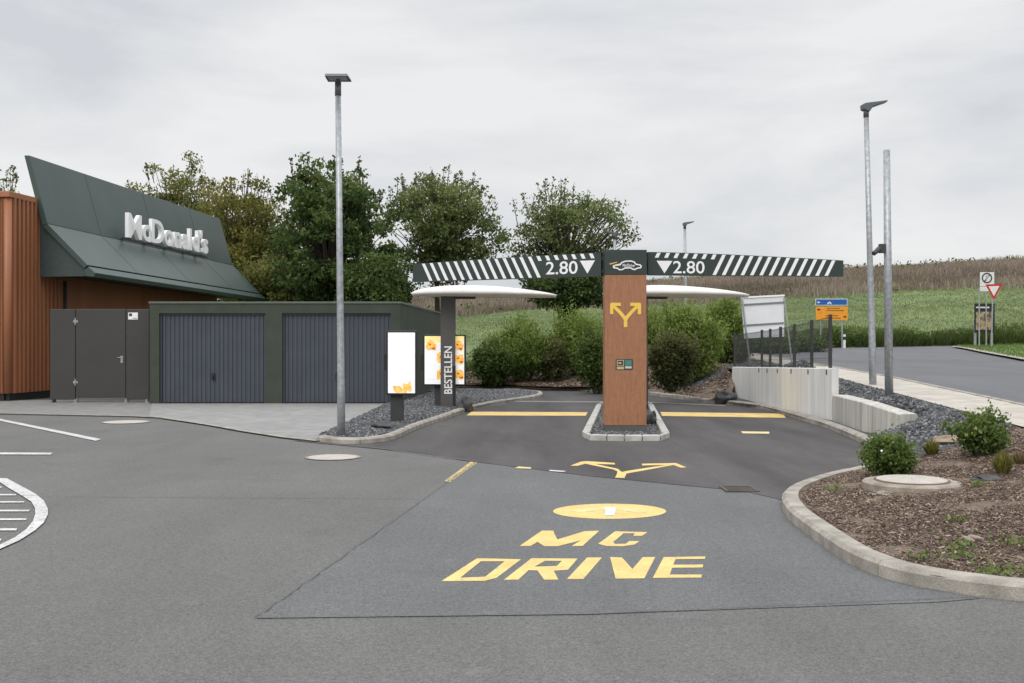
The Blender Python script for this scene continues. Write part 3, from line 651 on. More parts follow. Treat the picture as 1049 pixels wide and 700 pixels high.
# ------------------------------------------------------------------ garages
Zg = 27.75
def gxx(px): return (px-CX)/F*Zg
def gzz(py): return HC-(py-CY)/F*Zg
gar = thing('garage_block', 'flat-roofed olive green double garage with two blue-grey ribbed doors', 'garage', (gxx(280), Zg, 0))
X0, X1 = gxx(153.2), gxx(410); H0, H1 = gzz(311), gzz(311)-.03
d0x0, d0x1, d1x0, d1x1 = gxx(163), gxx(272), gxx(289), gxx(400.5); DH = gzz(321)
mb = MB()
for a, b in ((X0, d0x0), (d0x1, d1x0), (d1x1, X1)): mb.box(a, b, Zg, Zg+.2, 0, DH)
mb.box(X0, X1, Zg, Zg+.2, DH, H0)
obj('front_frame', mb, M_OLIVE, gar)
yb = 38.0; sx = .55
mb = MB(); mb.hexa([(X0, Zg+.2, 0), (X1, Zg+.2, 0), (X1+sx, yb, 0), (X0+sx, yb, 0), (X0, Zg+.2, H0-.02), (X1, Zg+.2, H0-.02), (X1+sx, yb, H0-.07), (X0+sx, yb, H0-.07)])
# hollow front recess is covered by the doors
obj('wall', mb, M_OLIVE, gar)
mb = MB(); mb.box(X0-.02, X1+.025, Zg-.025, Zg+.06, H0, H0+.05); mb.hexa([(X1-.06, Zg+.06, H0), (X1+.025, Zg+.06, H0), (X1+sx+.025, yb, H0-.05), (X1+sx-.06, yb, H0-.05), (X1-.06, Zg+.06, H0+.05), (X1+.025, Zg+.06, H0+.05), (X1+sx+.025, yb, H0), (X1+sx-.06, yb, H0)])
obj('roof_edge', mb, mat('roof_edging', (.12, .14, .11), rough=.6), gar)
for a, b in ((d0x0, d0x1), (d1x0, d1x1)):
    mb = MB(); ribs(mb, Vector((a+.05, Zg+.12, 0)), Vector((b-.05, Zg+.12, 0)), Vector((0, -1, 0)), .03, DH-.05, pitch=.115, depth=.022, flat=.5)
    dr = obj('garage_door', mb, M_DOOR, gar)
    mb = MB(); mb.box(a, a+.05, Zg+.07, Zg+.19, 0, DH); mb.box(b-.05, b, Zg+.07, Zg+.19, 0, DH); mb.box(a+.05, b-.05, Zg+.07, Zg+.19, DH-.05, DH-.001); obj('door_frame', mb, mat('door_frame_dark', (.05, .058, .07), rough=.5), dr)
    c = (a+b)/2; mb = MB(); mb.box(c-.045, c+.045, Zg+.075, Zg+.1, .62, .80); mb.tube([(c, Zg+.08, .72), (c, Zg+.03, .72), (c, Zg+.03, .62)], .016, 8); obj('handle', mb, M_FRAME, dr)
    mb = MB(); mb.box(a+.05, b-.05, Zg+.08, Zg+.1, .02, .05); obj('bottom_seal', mb, M_FRAME, dr)

# ------------------------------------------------------------------ lamps
def lamp_pole(root, base, top, r0, r1, collar=True):
    mb = MB(); b = Vector(base); t = Vector(top)
    mb.tube([b-Vector((0, 0, .25)), b+(t-b)*.14, b+(t-b)*.142, b+(t-b)*.5, t], [r0, r0*.97, r0*.95, (r0*.9+r1)/2, r1], 20); obj('pole', mb, M_GALV, root, smooth=True)
    mb = MB(); mb.tube([t-Vector((0, 0, .10)), t+Vector((0, 0, .12))], r1*1.12, 16); obj('collar', mb, M_GALVD, root, smooth=True)
b = G(349.8, 446.5, .09); tp = P(346.3, 92, b.y)
l1 = thing('street_lamp', 'tall galvanised lamp post with flat square head, in the slate bed before the garages', 'street lamp', b)
lamp_pole(l1, b, tp, .066, .046)
mb = MB(); c = P(345.5, 79.5, b.y); mb.hexa([(c.x-.155, c.y-.28, c.z-.045), (c.x+.215, c.y-.28, c.z-.045), (c.x+.19, c.y+.3, c.z+.0), (c.x-.20, c.y+.3, c.z+.0), (c.x-.15, c.y-.27, c.z-.005), (c.x+.20, c.y-.27, c.z-.005), (c.x+.18, c.y+.28, c.z+.035), (c.x-.19, c.y+.28, c.z+.035)])
mb.tube([tp+Vector((0, 0, .1)), (c.x+.01, c.y, c.z-.03)], .035, 10); hd = obj('lamp_head', mb, M_GALVD, l1)
mb = MB(); mb.hexa([(c.x-.12, c.y-.24, c.z-.049), (c.x+.18, c.y-.24, c.z-.049), (c.x+.16, c.y+.1, c.z-.026), (c.x-.14, c.y+.1, c.z-.026), (c.x-.12, c.y-.24, c.z-.044), (c.x+.18, c.y-.24, c.z-.044), (c.x+.16, c.y+.1, c.z-.021), (c.x-.14, c.y+.1, c.z-.021)]); obj('lens', mb, M_LENS, hd)
def arm_lamp(base, toppx, toppy, side, label, r0=.075, r1=.05, name='street_lamp', big=1.0):
    Z = base.y; root = thing(name, label, 'street lamp', base, 'street lamps along the road')
    tp = P(toppx, toppy+9*24/Z, Z); lamp_pole(root, base, tp, r0, r1)
    s = side; o = tp+Vector((0, 0, .06)); mb = MB()
    pr = [(-.09, 0), (-.10, .10), (-.04, .13), (.42, .185), (.43, .165), (.12, .06), (.05, -.05)]
    pts = [(o.x+s*u*big, o.y-.10, o.z+v*big) for u, v in pr]; mb.extr(pts, (0, .20, 0)); h = obj('lamp_head', mb, M_GALVD, root, bevel=.01)
    mb = MB(); pts = [(o.x+s*u*big, o.y-.07, o.z+v*big) for u, v in [(.15, .066), (.40, .151), (.405, .146), (.155, .060)]]; mb.extr(pts, (0, .14, 0)); obj('lens', mb, M_LENS, h)
    return root
bL = onland(894.5, 395.5, .65)
arm_lamp(bL, 887.3, 106, 1, 'tall galvanised lamp post with slanting arm head at the sidewalk edge')
arm_lamp(Vector(((703-CX)/F*50, 50, Hh((703-CX)/F*50, 50))), 701.5, 228, 1, 'thin distant lamp post rising behind the striped beam and the green shrubs', .09, .06)
arm_lamp(Vector(((631.5-CX)/F*44, 44, Hh((631.5-CX)/F*44, 44))), 629.5, 238, -1, 'pale distant lamp post whose head shows before the round tree above the gantry pillar', .08, .06)
# camera pole
bC = onland(911, 411, .5); tC = P(908.3, 154, bC.y)
cp_ = thing('camera_pole', 'shorter bare galvanised pole carrying a small surveillance camera, standing in grey gravel', 'pole', bC)
mb = MB(); mb.tube([bC-Vector((0, 0, .3)), bC+(tC-bC)*.5, tC], [.078, .070, .060], 20); obj('pole', mb, M_GALV, cp_, smooth=True)
c = P(906, 255, bC.y); mb = MB(); mb.box(c.x-.10, c.x+.02, c.y-.05, c.y+.05, c.z-.08, c.z+.09); cb = obj('camera_mount', mb, M_DARK, cp_, bevel=.01)
mb = MB(); mb.tube([(c.x-.07, c.y, c.z), (c.x-.13, c.y-.03, c.z-.02)], .02, 8); mb.tube([(c.x-.10, c.y-.02, c.z-.0), (c.x-.24, c.y-.12, c.z-.10)], [.05, .042], 12); obj('camera_body', mb, M_DARK, cb)

# ------------------------------------------------------------------ height gantry
Zp = G(0, 443).y
def px_(p, Y=Zp): return (p-CX)/F*Y
def pz_(p, Y=Zp): return HC-(p-CY)/F*Y
gan = thing('height_gantry', 'wood-look pillar with dark green striped beams marked with the height limit', 'gantry', (px_(641), Zp+.2, .05))
PX0, PX1 = px_(619.6), px_(662.3); PD = .42
mb = MB(); mb.box(PX0, PX1, Zp, Zp+PD, pz_(436), pz_(281.5)); pil = obj('pillar', mb, M_WOOD, gan, bevel=.006)
mb = MB(); mb.box(PX0+.008, PX1-.008, Zp+.006, Zp+PD-.02, .0, pz_(436.2)); obj('plinth', mb, mat('plinth_grey', (.10, .10, .098), rough=.6), gan)
mb = MB(); mb.box(PX0-.005, PX1+.005, Zp-.01, Zp+PD+.01, pz_(281.3), pz_(256)); hp = obj('head_panel', mb, M_GREEND, gan, bevel=.006)
# emblem: outline of a car with script on its side and two gold streaks
def flat(mb, pts, y, th=.004): mb.extr([(px_(a), y, pz_(b)) for a, b in pts], (0, -th, 0))
def outline(mb, pts, wd, y, closed=True):
    n = len(pts)
    for i in range(n if closed else n-1):
        a = Vector((px_(pts[i][0]), pz_(pts[i][1]))); b = Vector((px_(pts[(i+1) % n][0]), pz_(pts[(i+1) % n][1]))); d = (b-a)
        if d.length < 1e-5: continue
        d.normalize(); q = Vector((-d.y, d.x))*wd/2; a2 = a-d*wd*.3; b2 = b+d*wd*.3
        mb.extr([(p.x, y-i*.00004, p.y) for p in (a2+q, b2+q, b2-q, a2-q)], (0, -.004, 0))
yE = Zp-.012
mb = MB(); outline(mb, [(628.2, 273.6), (630.5, 272), (635, 271.6), (637, 269), (641, 267.8), (646, 267.6), (649.5, 268.6), (651.5, 271), (655.5, 271.6), (656.8, 273), (656.2, 274.4), (652.5, 275), (650, 276.4), (647.5, 275.6), (646, 274.6), (640, 274.8), (637.5, 276.3), (634.5, 276.6), (632.5, 275), (629, 274.6)], .022, yE)
obj('emblem_car', mb, M_WHITE, hp)
mb = MB(); flat(mb, [(624, 270.3), (631.8, 268.4), (632.6, 269), (625, 271.3)], yE); flat(mb, [(627, 272), (635, 270), (635.4, 270.5), (628, 272.6)], yE); obj('emblem_streaks', mb, M_YEL2, hp)
text_obj('emblem_script', "McDrive", (px_(637.5), yE, pz_(273.7)), (1, 0, 0), (0, 0, 1), px_(650)-px_(637.5), .055, M_WHITE, hp, depth=.006, bold=.01, shear=.25)
# forked arrow on the pillar
mb = MB(); yA = Zp-.001
def arc(a, b, c, n=8): return [tuple((1-t)**2*np.array(a)+2*t*(1-t)*np.array(b)+t*t*np.array(c)) for t in [k/n for k in range(n+1)]]
outline(mb, [(640.8, 334.2), (640.8, 327)], .062, yA-.001, False)
outline(mb, arc((640.8, 328), (639.5, 324), (627.8, 313)), .060, yA, False); outline(mb, arc((640.8, 328), (642.2, 324), (653.8, 313)), .060, yA-.002, False)
outline(mb, [(626.6, 321), (626.6, 312), (635, 312)], .058, yA-.003, False); outline(mb, [(655, 321), (655, 312), (646.6, 312)], .058, yA-.0035, False)
obj('arrow_symbol', mb, M_YEL, pil)
mb = MB(); mb.box(px_(630.8), px_(648.2), Zp-.006, Zp-.001, pz_(379), pz_(368)); st = obj('sticker_plate', mb, M_DARK, pil)
mb = MB(); outline(mb, [(632.2, 369.3), (638.8, 369.3), (638.8, 375), (632.2, 375)], .012, Zp-.0065); mb.box(px_(631.8), px_(639.2), Zp-.009, Zp-.0065, pz_(378.4), pz_(376)); mb.box(px_(633.4), px_(636.6), Zp-.009, Zp-.0065, pz_(372.9), pz_(371.3)); obj('sticker_card', mb, mat('sticker_cream', (.55, .45, .25)), st)
mb = MB(); mb.box(px_(640.3), px_(647), Zp-.009, Zp-.0065, pz_(375), pz_(369)); obj('sticker_card', mb, mat('sticker_green', (.06, .22, .17)), st)
mb = MB(); mb.box(px_(640.3), px_(647), Zp-.009, Zp-.0065, pz_(377.6), pz_(375.4)); obj('sticker_card', mb, mat('sticker_white', (.6, .6, .58)), st)
# beams
def beam(inner, outer, zt_in, zb_in, zt_out, zb_out, s):
    """s=-1 towards the garages, +1 towards the road. inner / outer are plan points"""
    inner = Vector((inner[0], inner[1], 0)); outer = Vector((outer[0], outer[1], 0)); d = (outer-inner); Lb = d.length; d.normalize()
    n = Vector((d.y, -d.x, 0)); n = n if n.y < 0 else -n
    top = lambda u: zt_in+(zt_out-zt_in)*(u/Lb)**1.5
    bot = lambda u: zb_in+(zb_out-zb_in)*(u/Lb)
    us = [Lb*k/16 for k in range(17)]
    poly = [inner+d*u+Vector((0, 0, top(u))) for u in us]+[inner+d*u+Vector((0, 0, bot(u))) for u in us[::-1]]
    mb = MB(); mb.extr(poly, -n*.10); bo = obj('beam', mb, M_GREEND, gan)
    st = MB(); ut = 1.37      # stripes full height beyond the text, short above the text
    def stripe(u0, wdt, slope, zlo=None):
        # lean: the foot of each stripe lies nearer the far (outer) or inner end
        pts = []
        for k in range(7):
            f = k/6; 
            for_ = (zlo if zlo is not None else bot(u0)+.012)
            z = for_+(top(u0)-.012-for_)*f
            pts.append((u0+slope*(top(u0)-.012-z), z))
        a = pts[0]; b = pts[-1]
        q = [(a[0], a[1]), (a[0]+wdt, a[1]), (b[0]+wdt, b[1]), (b[0], b[1])]
        q = [(min(max(u, .01), Lb-.01), z) for u, z in q]
        q = [(u, min(z, top(u)-.008)) for u, z in q]
        P3 = [inner+d*u+Vector((0, 0, z))+n*.001 for u, z in q]; st.extr(P3, n*.003)
    sl = -.5
    pitch = .172
    u = ut
    while u < Lb-.12: stripe(u, .066, sl); u += pitch
    u = ut-pitch; 
    while u > .10: stripe(u, .066, sl, zlo=top(u)-.10); u -= pitch
    obj('stripe_pattern', st, M_WHITE, bo)
    return bo, inner, d, n, Lb, top, bot
zi_t, zi_b = pz_(258), pz_(282.6)
# towards the garages
Zo = 20.9; ox = (423-CX)/F*Zo; ix = px_(616.5)
bo, inn, d, n, Lb, top, bot = beam((ix, Zp+.15), (ox, Zo), zi_t, zi_b, HC+(350-270.5)/F*Zo, HC+(350-289)/F*Zo, -1)
ux = -d; o = inn+d*1.07+n*.001
zt = zi_b+.055
text_obj('height_number', '2.80', inn+d*(Lb*.0+.02+1.05)+n*.001+Vector((0, 0, zt)), ux, (0, 0, 1), .62, .235, M_WHITE, bo, depth=.005, bold=.008)
def tri(mb, c, w, h): mb.extr([c+ux*(-w/2)+Vector((0, 0, h)), c+ux*(w/2)+Vector((0, 0, h)), c], n*.005)
mb = MB(); tri(mb, inn+d*.26+n*.001+Vector((0, 0, zt)), .29, .235); obj('triangle_mark', mb, M_WHITE, bo)
Zo = 19.7; ox = (864-CX)/F*Zo; ix = px_(665)
bo, inn, d, n, Lb, top, bot = beam((ix, Zp+.15), (ox, Zo), pz_(257.5), pz_(281.5), HC+(350-267)/F*Zo, HC+(350-283.5)/F*Zo, 1)
ux = d; zt = pz_(279.5)
text_obj('height_number', '2.80', inn+d*.46+n*.001+Vector((0, 0, zt)), ux, (0, 0, 1), .58, .225, M_WHITE, bo, depth=.005, bold=.008)
mb = MB(); tri(mb, inn+d*.30+n*.001+Vector((0, 0, zt)), .29, .225); obj('triangle_mark', mb, M_WHITE, bo)
for a_, b_ in ((px_(614), PX0-.006), (PX1+.006, px_(667))):
    for z0_, z1_ in ((266, 262), (279, 276)):
        mb = MB(); mb.box(a_, b_, Zp+.18, Zp+.24, pz_(z0_), pz_(z1_)); obj('beam_bracket', mb, M_DARK, gan)
# island under it
isl = thing('traffic_island', 'kerbed traffic island filled with slate around the wood-look pillar', 'island', (px_(641), 20, 0))
ip = [Vector(g2(*p)) for p in [(596.5, 448), (604, 451.8), (640, 452.6), (677, 452.4), (686, 449)]]+[Vector(g2(669.5, 418.5)), Vector(g2(665.5, 416)), Vector(g2(616, 416)), Vector(g2(611, 418.5))]
cen = sum(ip, Vector((0, 0)))/len(ip)
def inset(p, k): dd = (cen-p); return p+dd.normalized()*k
ip3 = ip+[ip[0]]; mb = MB()
for i in range(len(ip)):
    a, b = ip3[i], ip3[i+1]; k = max(1, round((b-a).length/.33))
    for j in range(k):
        p0 = a.lerp(b, j/k); p1 = a.lerp(b, (j+1)/k-.012/max((b-a).length, .1)); q0 = inset(p0, .16); q1 = inset(p1, .16)
        if abs(a.y-b.y) > 1: q0 = p0+Vector((.13 if p0.x < cen.x else -.13, 0)); q1 = p1+Vector((.13 if p1.x < cen.x else -.13, 0))
        mb.hexa([(p0.x, p0.y, -.02), (p1.x, p1.y, -.02), (q1.x, q1.y, -.02), (q0.x, q0.y, -.02), (p0.x, p0.y, .10), (p1.x, p1.y, .10), (q1.x, q1.y, .10), (q0.x, q0.y, .10)])
obj('kerb_stones', mb, mat('island_kerb', (.52, .51, .48), (.36, .35, .32), 6, rough=.9, fine=.12, bump=.4, bscale=60), isl, bevel=.012)
ii = [inset(p, .14) for p in ip]; mb = MB(); mb.prism([(p.x, p.y) for p in ii], -.01, .012); obj('fill', mb, M_BED, isl)
scatter('slate_gravel', [(p.x, p.y) for p in ii], 1500, .021, M_STONES, flat=.012, powr=1.5, exclude=lambda p: (p[:, 0] > PX0) & (p[:, 0] < PX1) & (p[:, 1] > Zp-.16) & (p[:, 1] < Zp+PD))

# ------------------------------------------------------------------ order points (post + curved canopy)
Zb = 25.2
def bx_(p): return (p-CX)/F*Zb
def bz_(p): return HC-(p-CY)/F*Zb
bx0, bx1 = bx_(451.3), bx_(466.3)
op = thing('order_point', 'order post with white curved canopy, upright lettering on it, by the menu boards', 'order post', ((bx0+bx1)/2, Zb, .05), 'drive-through order posts')
mb = MB(); mb.box(bx0, bx1, Zb, Zb+.22, 0, bz_(304)); ps = obj('post', mb, M_POST, op, bevel=.006)
mb = MB(); mb.box(bx1-.055, bx1+.008, Zb-.006, Zb+.1, .05, 1.05); obj('speaker_strip', mb, M_FRAME, ps)
text_obj('post_lettering', 'BESTELLEN', (bx_(463.2), Zb-.002, bz_(403.5)), (0, 0, 1), (-1, 0, 0), bz_(355)-bz_(403.5), bx_(463)-bx_(454.8), M_WHITE, ps, depth=.004, bold=.012)
mb = MB(); mb.box(bx0+.05, bx_(487), Zb+.04, Zb+.2, bz_(306.2), bz_(303.2)); obj('bracket', mb, M_DARK, op)
mb = MB()                                       # lens-shaped shell, thickest over the post, thin tip towards the lane
xa, xb = bx_(420.5), bx_(571.5); nu, nv = 40, 24; zb0 = bz_(302.5); dep = .95; yc = Zb+.12
vt = []
for i in range(nu+1):
    s = i/nu; x = xa+(xb-xa)*(.5-.5*math.cos(math.pi*s))
    tt = (x-xa)/(xb-xa)
    wdt = dep*max(0, 1-abs(2*tt-1)**2.6)**.5
    th = .215*(math.sin(math.pi*min(1, tt**.75)))**.75*(1 if tt > .0 else 0)
    mid = zb0+.035*(1-tt)
    for j in range(nv):
        a = 2*math.pi*j/nv; cc, ss = math.cos(a), math.sin(a)
        z = mid+(th*abs(ss)**.8 if ss > 0 else -.055*abs(ss)**.6*(1 if 0.01 < tt < .99 else 0))+.012*0
        vt.append((x, yc+wdt*cc, z))
mb.v = vt; mb.f = [(i*nv+j, i*nv+(j+1) % nv, (i+1)*nv+(j+1) % nv, (i+1)*nv+j) for i in range(nu) for j in range(nv)]
obj('canopy', mb, M_SHELL, op, smooth=True)
op2 = dup(op, (bx_(648.2+7.5)-.0+.0, Zb, .05), 'order post behind the wood-look pillar, only its white canopy tip showing')
op2.location.x = (bx0+bx1)/2+(bx_(768.5)-bx_(571.5))

# ------------------------------------------------------------------ menu boards
M_SCREEN = mat('screen_white', (.9, .91, .93), (.86, .87, .9), 2, rough=.3, emit=.30)
M_SCR_Y = mat('screen_yellow', (.92, .66, .20), (.80, .42, .08), 16, rough=.3, emit=.35)
M_SCR_R = mat('screen_red', (.35, .05, .03), (.5, .2, .05), 30, rough=.3, emit=.2)
M_SCR_C = mat('screen_cream', (.95, .80, .40), (.92, .72, .25), 9, rough=.3, emit=.4)
M_SCR_G = mat('screen_grey', (.62, .62, .62), rough=.3, emit=.3)
def menu(base, pxl, pxr, pyt, pyb, postl, postr, rot, label, group, kind):
    Z = base.y; rt = thing('menu_board', label, 'menu board', base, group)
    x = lambda p: (p-CX)/F*Z; z = lambda p: HC-(p-CY)/F*Z
    M = Matrix.Translation(Vector((x((pxl+pxr)/2), Z, 0)))@Matrix.Rotation(rot, 4, 'Z')@Matrix.Translation(Vector((-x((pxl+pxr)/2), -Z, 0)))
    def T(mb):
        mb.v = [tuple(M@Vector(v)) for v in mb.v]; return mb
    mb = MB(); mb.box(x(postl), x(postr), Z+.02, Z+.16, 0, z(pyb)+.05); obj('post', T(mb), M_DARK, rt, bevel=.005)
    mb = MB(); mb.box(x(postl)-.06, x(postr)+.06, Z-.02, Z+.2, .04, .075); obj('foot_plate', T(mb), M_DARK, rt)
    mb = MB(); mb.box(x(pxl), x(pxr), Z-.10, Z+.02, z(pyb), z(pyt)); cs = obj('housing', T(mb), M_FRAME, rt, bevel=.008)
    a, b, c, d = x(pxl)+.035, x(pxr)-.035, z(pyb)+.035, z(pyt)-.035
    mb = MB(); mb.box(a, b, Z-.106, Z-.1005, c, d); sc = obj('screen', T(mb), M_SCREEN, cs)
    mb = MB(); mb.box(x(pxl)-.06, x(pxl)+.0, Z-.05, Z+.04, z(380), z(363)); obj('loudspeaker', T(mb), M_FRAME, cs)
    W, H = b-a, d-c
    def blobs(name, m, lst, yy):
        mb = MB()
        for (u, v, ru, rv) in lst:
            pts = []
            for k in range(14):
                t = 2*math.pi*k/14; rr = 1+.22*math.sin(3*t+u*20)+.12*math.sin(5*t+v*30); pts.append((min(max(a+W*u+ru*W*rr*math.cos(t), a+.01), b-.01), yy, min(max(c+H*v+rv*H*rr*math.sin(t), c+.005), d-.005)))
            mb.extr(pts, (0, -.0015, 0))
        obj(name, T(mb), m, sc)
    def lines(lst, m, name='screen_print'):
        mb = MB()
        for (u0, u1, v, t) in lst: mb.box(a+W*u0, a+W*u1, Z-.1085, Z-.1065, c+H*v, c+H*(v+t))
        obj(name, T(mb), m, sc)
    if kind == 0:
        blobs('product_picture', M_SCR_Y, [(.34, .07, .16, .06), (.66, .09, .12, .08), (.80, .10, .08, .09), (.50, .03, .2, .03)], Z-.1065)
        lines([(.1, .5, .165, .004), (.62, .70, .88, .006), (.48, .56, .50, .008), (.1, .18, .62, .004), (.6, .68, .72, .004), (.1, .16, .80, .004)], M_SCR_G)
    else:
        mb = MB(); mb.box(a, a+W*.46, Z-.1075, Z-.1065, c+H*.86, d); mb.box(a+W*.78, b, Z-.1075, Z-.1065, c+H*.9, d); obj('screen_band', T(mb), M_SCR_C, sc)
        for q, (v, u) in enumerate(((.80, .16), (.55, .42), (.20, .42), (.80, .85), (.52, .87), (.20, .87))):
            blobs('product_picture', M_SCR_Y, [(u, v, .13, .10), (u+.07, v-.03, .08, .07), (u-.06, v+.03, .06, .05)], Z-.1082-.0004*q)
            blobs('product_picture', M_SCR_R, [(u+.06, v-.06, .05, .022), (u-.02, v+.02, .03, .018)], Z-.1105)
        lines([(.08, .34, .70, .006), (.08, .3, .40, .006), (.08, .3, .09, .006), (.5, .64, .42, .006), (.7, .76, .68, .005)], M_SCR_G)
    return rt
mbz = G(412, 433, .07)
menu(Vector((mbz.x, mbz.y, .06)), 396.5, 428, 339, 404.5, 399.5, 412.5, R(-4), 'white lit menu screen with a few yellow items along its bottom, on a dark post', 'drive-through menu boards', 0)
mbz = G(450, 417, .07)
menu(Vector((mbz.x, mbz.y, .06)), 434, 477.5, 343, 395, 445, 459, R(-3), 'lit menu screen full of yellow food pictures, partly behind the lettered order post', 'drive-through menu boards', 1)

# ------------------------------------------------------------------ retaining walls
def wall_run(name, pts, tops, th, label, drop=-.05, m=None):
    rt_off = pts[0]; mb = MB(); n = len(pts)
    nor = []
    for i in range(n):
        d = (pts[min(i+1, n-1)]-pts[max(i-1, 0)]).normalized(); q = Vector((-d.y, d.x)); q = q if q.x > 0 else -q; nor.append(q)
    vs = []
    ch = .015
    for i, p in enumerate(pts):
        q = p+nor[i]*th; t = tops[i]
        vs += [(p.x, p.y, drop), (p.x, p.y, t-ch), (p.x+nor[i].x*ch, p.y+nor[i].y*ch, t), (q.x-nor[i].x*ch, q.y-nor[i].y*ch, t), (q.x, q.y, t-ch), (q.x, q.y, drop)]
    fs = [(6*i+k, 6*i+k+1, 6*(i+1)+k+1, 6*(i+1)+k) for i in range(n-1) for k in range(5)]+[tuple(range(6)), tuple(6*(n-1)+k for k in range(6))[::-1]]
    mb.add(vs, fs); o = obj(name, mb, m or M_CONCW, loc=(pts[0].x, pts[0].y, 0)); return tag(o, label, 'wall')
def ztop(p, py): return HC-(py-CY)/F*p.y
W1 = [WBw[i] for i in range(5)]; W1t = [ztop(W1[i], y) for i, y in enumerate((376, 376.2, 376.6, 377, 377.3))]
wall_run('retaining_wall', W1, W1t, .14, 'taller pale board-marked concrete retaining wall carrying a mesh fence')
e2 = WBw[4]+(WBw[5]-WBw[4])*.03; W2 = [e2, WBw[5], WBw[6]]; W2t = [ztop(W2[0], 404.5), ztop(W2[1], 412), ztop(W2[2], 424.5)]
W2o = wall_run('retaining_wall', W2, W2t, .30, 'lower pale concrete retaining wall ending beside the gravel and the rose bush', m=M_CONCL)
# mesh fence
fen = thing('mesh_fence', 'dark green-grey welded mesh fence on top of the taller concrete wall', 'fence', (W1[0].x, W1[0].y, .9))
def on_wall(px):
    pts = []
    for a, b, ta, tb in zip(W1[:-1], W1[1:], W1t[:-1], W1t[1:]):
        for k in range(41):
            p = a.lerp(b, k/40)+Vector((.07, 0)); pts.append((abs(CX+F*p.x/p.y-px), p, ta+(tb-ta)*k/40))
    return min(pts, key=lambda t: t[0])[1:]
fp = [(751.5, 342), (780.4, 338), (789.2, 337), (799.7, 334.8), (813.9, 332), (831.2, 327.7), (850.6, 322.2)]; fpos = []
for px, py in fp:
    p, zt = on_wall(px); top_ = HC-(py-CY)/F*p.y; fpos.append((p, zt, top_))
    mb = MB(); mb.box(p.x-.03, p.x+.03, p.y-.02, p.y+.02, zt-.12, top_); mb.box(p.x-.085, p.x-.065, p.y-.015, p.y+.015, zt-.13, zt-.03); obj('post', mb, M_DARK, fen)
M_MESHW = mat('mesh_wire', (.05, .055, .055), rough=.5)
for (p, zt, tp_), (q, zt2, tq) in zip(fpos[:-1], fpos[1:]):
    mb = MB(); Ls = (q-p).length; nwy = max(2, int(Ls/.05))
    for k in range(1, nwy):
        f = k/nwy; a = p.lerp(q, f); z0 = zt+.03+(zt2-zt)*f; z1 = tp_-.03+(tq-tp_)*f; r = .0025
        mb.box(a.x-r, a.x+r, a.y-r, a.y+r, z0, z1)
    for k in range(7):
        f = k/6; z0 = zt+.04+(tp_-.05-zt-.04)*f; z1 = zt2+.04+(tq-.05-zt2-.04)*f; r = .003
        mb.hexa([(p.x-r, p.y, z0-r), (p.x+r, p.y, z0-r), (q.x+r, q.y, z1-r), (q.x-r, q.y, z1-r), (p.x-r, p.y, z0+r), (p.x+r, p.y, z0+r), (q.x+r, q.y, z1+r), (q.x-r, q.y, z1+r)])
    obj('mesh_panel', mb, M_MESHW, fen)

# ------------------------------------------------------------------ signs
def xz(px, py, Z): return ((px-CX)/F*Z, HC-(py-CY)/F*Z)
Z = 33.2
bb = thing('billboard', 'back of a pale grey board on two leaning tubular legs behind the mesh fence', 'board', (xz(780, 0, Z)[0], Z, .85))
def q3(pts, Z, dy, mb):
    mb.extr([(xz(a, b, Z+k)[0], Z+k, xz(a, b, Z+k)[1]) for a, b, k in pts], (0, dy, 0)); return mb
mb = q3([(759.3, 306, 0), (803, 303.8, .0), (803.5, 345, 0), (762.5, 347, 0)], Z, .04, MB()); bd = obj('board', mb, M_BOARD, bb)
for a, b in ((312.8, 310.2), (334, 331.3)):
    mb = q3([(759.8, a-1.2, 0), (803, b-1.2, 0), (803, b+.4, 0), (760, a+.4, 0)], Z-.03, .025, MB()); obj('cross_rail', mb, M_GREYBAR, bd)
for a, b, bt in (((760, 307), (768.6, 385), 0), ((803, 305), (811.5, 385), 0)):
    p0 = Vector((xz(*a, Z)[0], Z-.05, xz(*a, Z)[1])); p1 = Vector((xz(*b, Z)[0], Z-.05, Hh(xz(*b, Z)[0], Z)-.1)); mb = MB(); mb.tube([p1, p0], .028, 8); obj('leg', mb, M_GALV, bb)
mb = MB(); x0, z0 = xz(759, 304.5, Z); x1, z1 = xz(803.5, 302.3, Z)
mb.hexa([(x0, Z-.03, z0-.04), (x1, Z-.03, z1-.04), (x1, Z+.06, z1-.04), (x0, Z+.06, z0-.04), (x0, Z-.03, z0+.01), (x1, Z-.03, z1+.01), (x1, Z+.06, z1+.01), (x0, Z+.06, z0+.01)]); obj('top_rail', mb, M_WHITE, bb)
# direction sign
Z = 57.5; cx_, cz_ = xz(852, 320, Z)
M_SBLUE = mat('sign_blue', (.01, .10, .40), rough=.4); M_SORG = mat('sign_orange', (.85, .33, .015), rough=.4); M_SBLK = mat('sign_black', (.02, .02, .02), rough=.4); M_SRED = mat('sign_red', (.52, .02, .03), rough=.4); M_SWH = mat('sign_white', (.75, .75, .75), rough=.4); M_SGREY = mat('sign_grey', (.42, .43, .44), rough=.4)
ds = thing('direction_sign', 'blue over orange direction sign with arrows beyond the mesh fence', 'road sign', (cx_, Z, Hh(cx_, Z)))
def board(name, l, r, t, b, m, parent, rim=None, Zz=None):
    Zz = Zz or Z; x0, z1 = xz(l, t, Zz); x1, z0 = xz(r, b, Zz)
    if rim: mb = MB(); mb.box(x0-.03, x1+.03, Zz, Zz+.02, z0-.03, z1+.03); o = obj(name, mb, rim, parent); mb = MB(); mb.box(x0, x1, Zz-.006, Zz-.001, z0, z1); obj('face', mb, m, o); return o
    mb = MB(); mb.box(x0, x1, Zz, Zz+.02, z0, z1); return obj(name, mb, m, parent)
bl = board('blue_panel', 836, 867.5, 306.8, 312.4, M_SBLUE, ds, M_SWH)
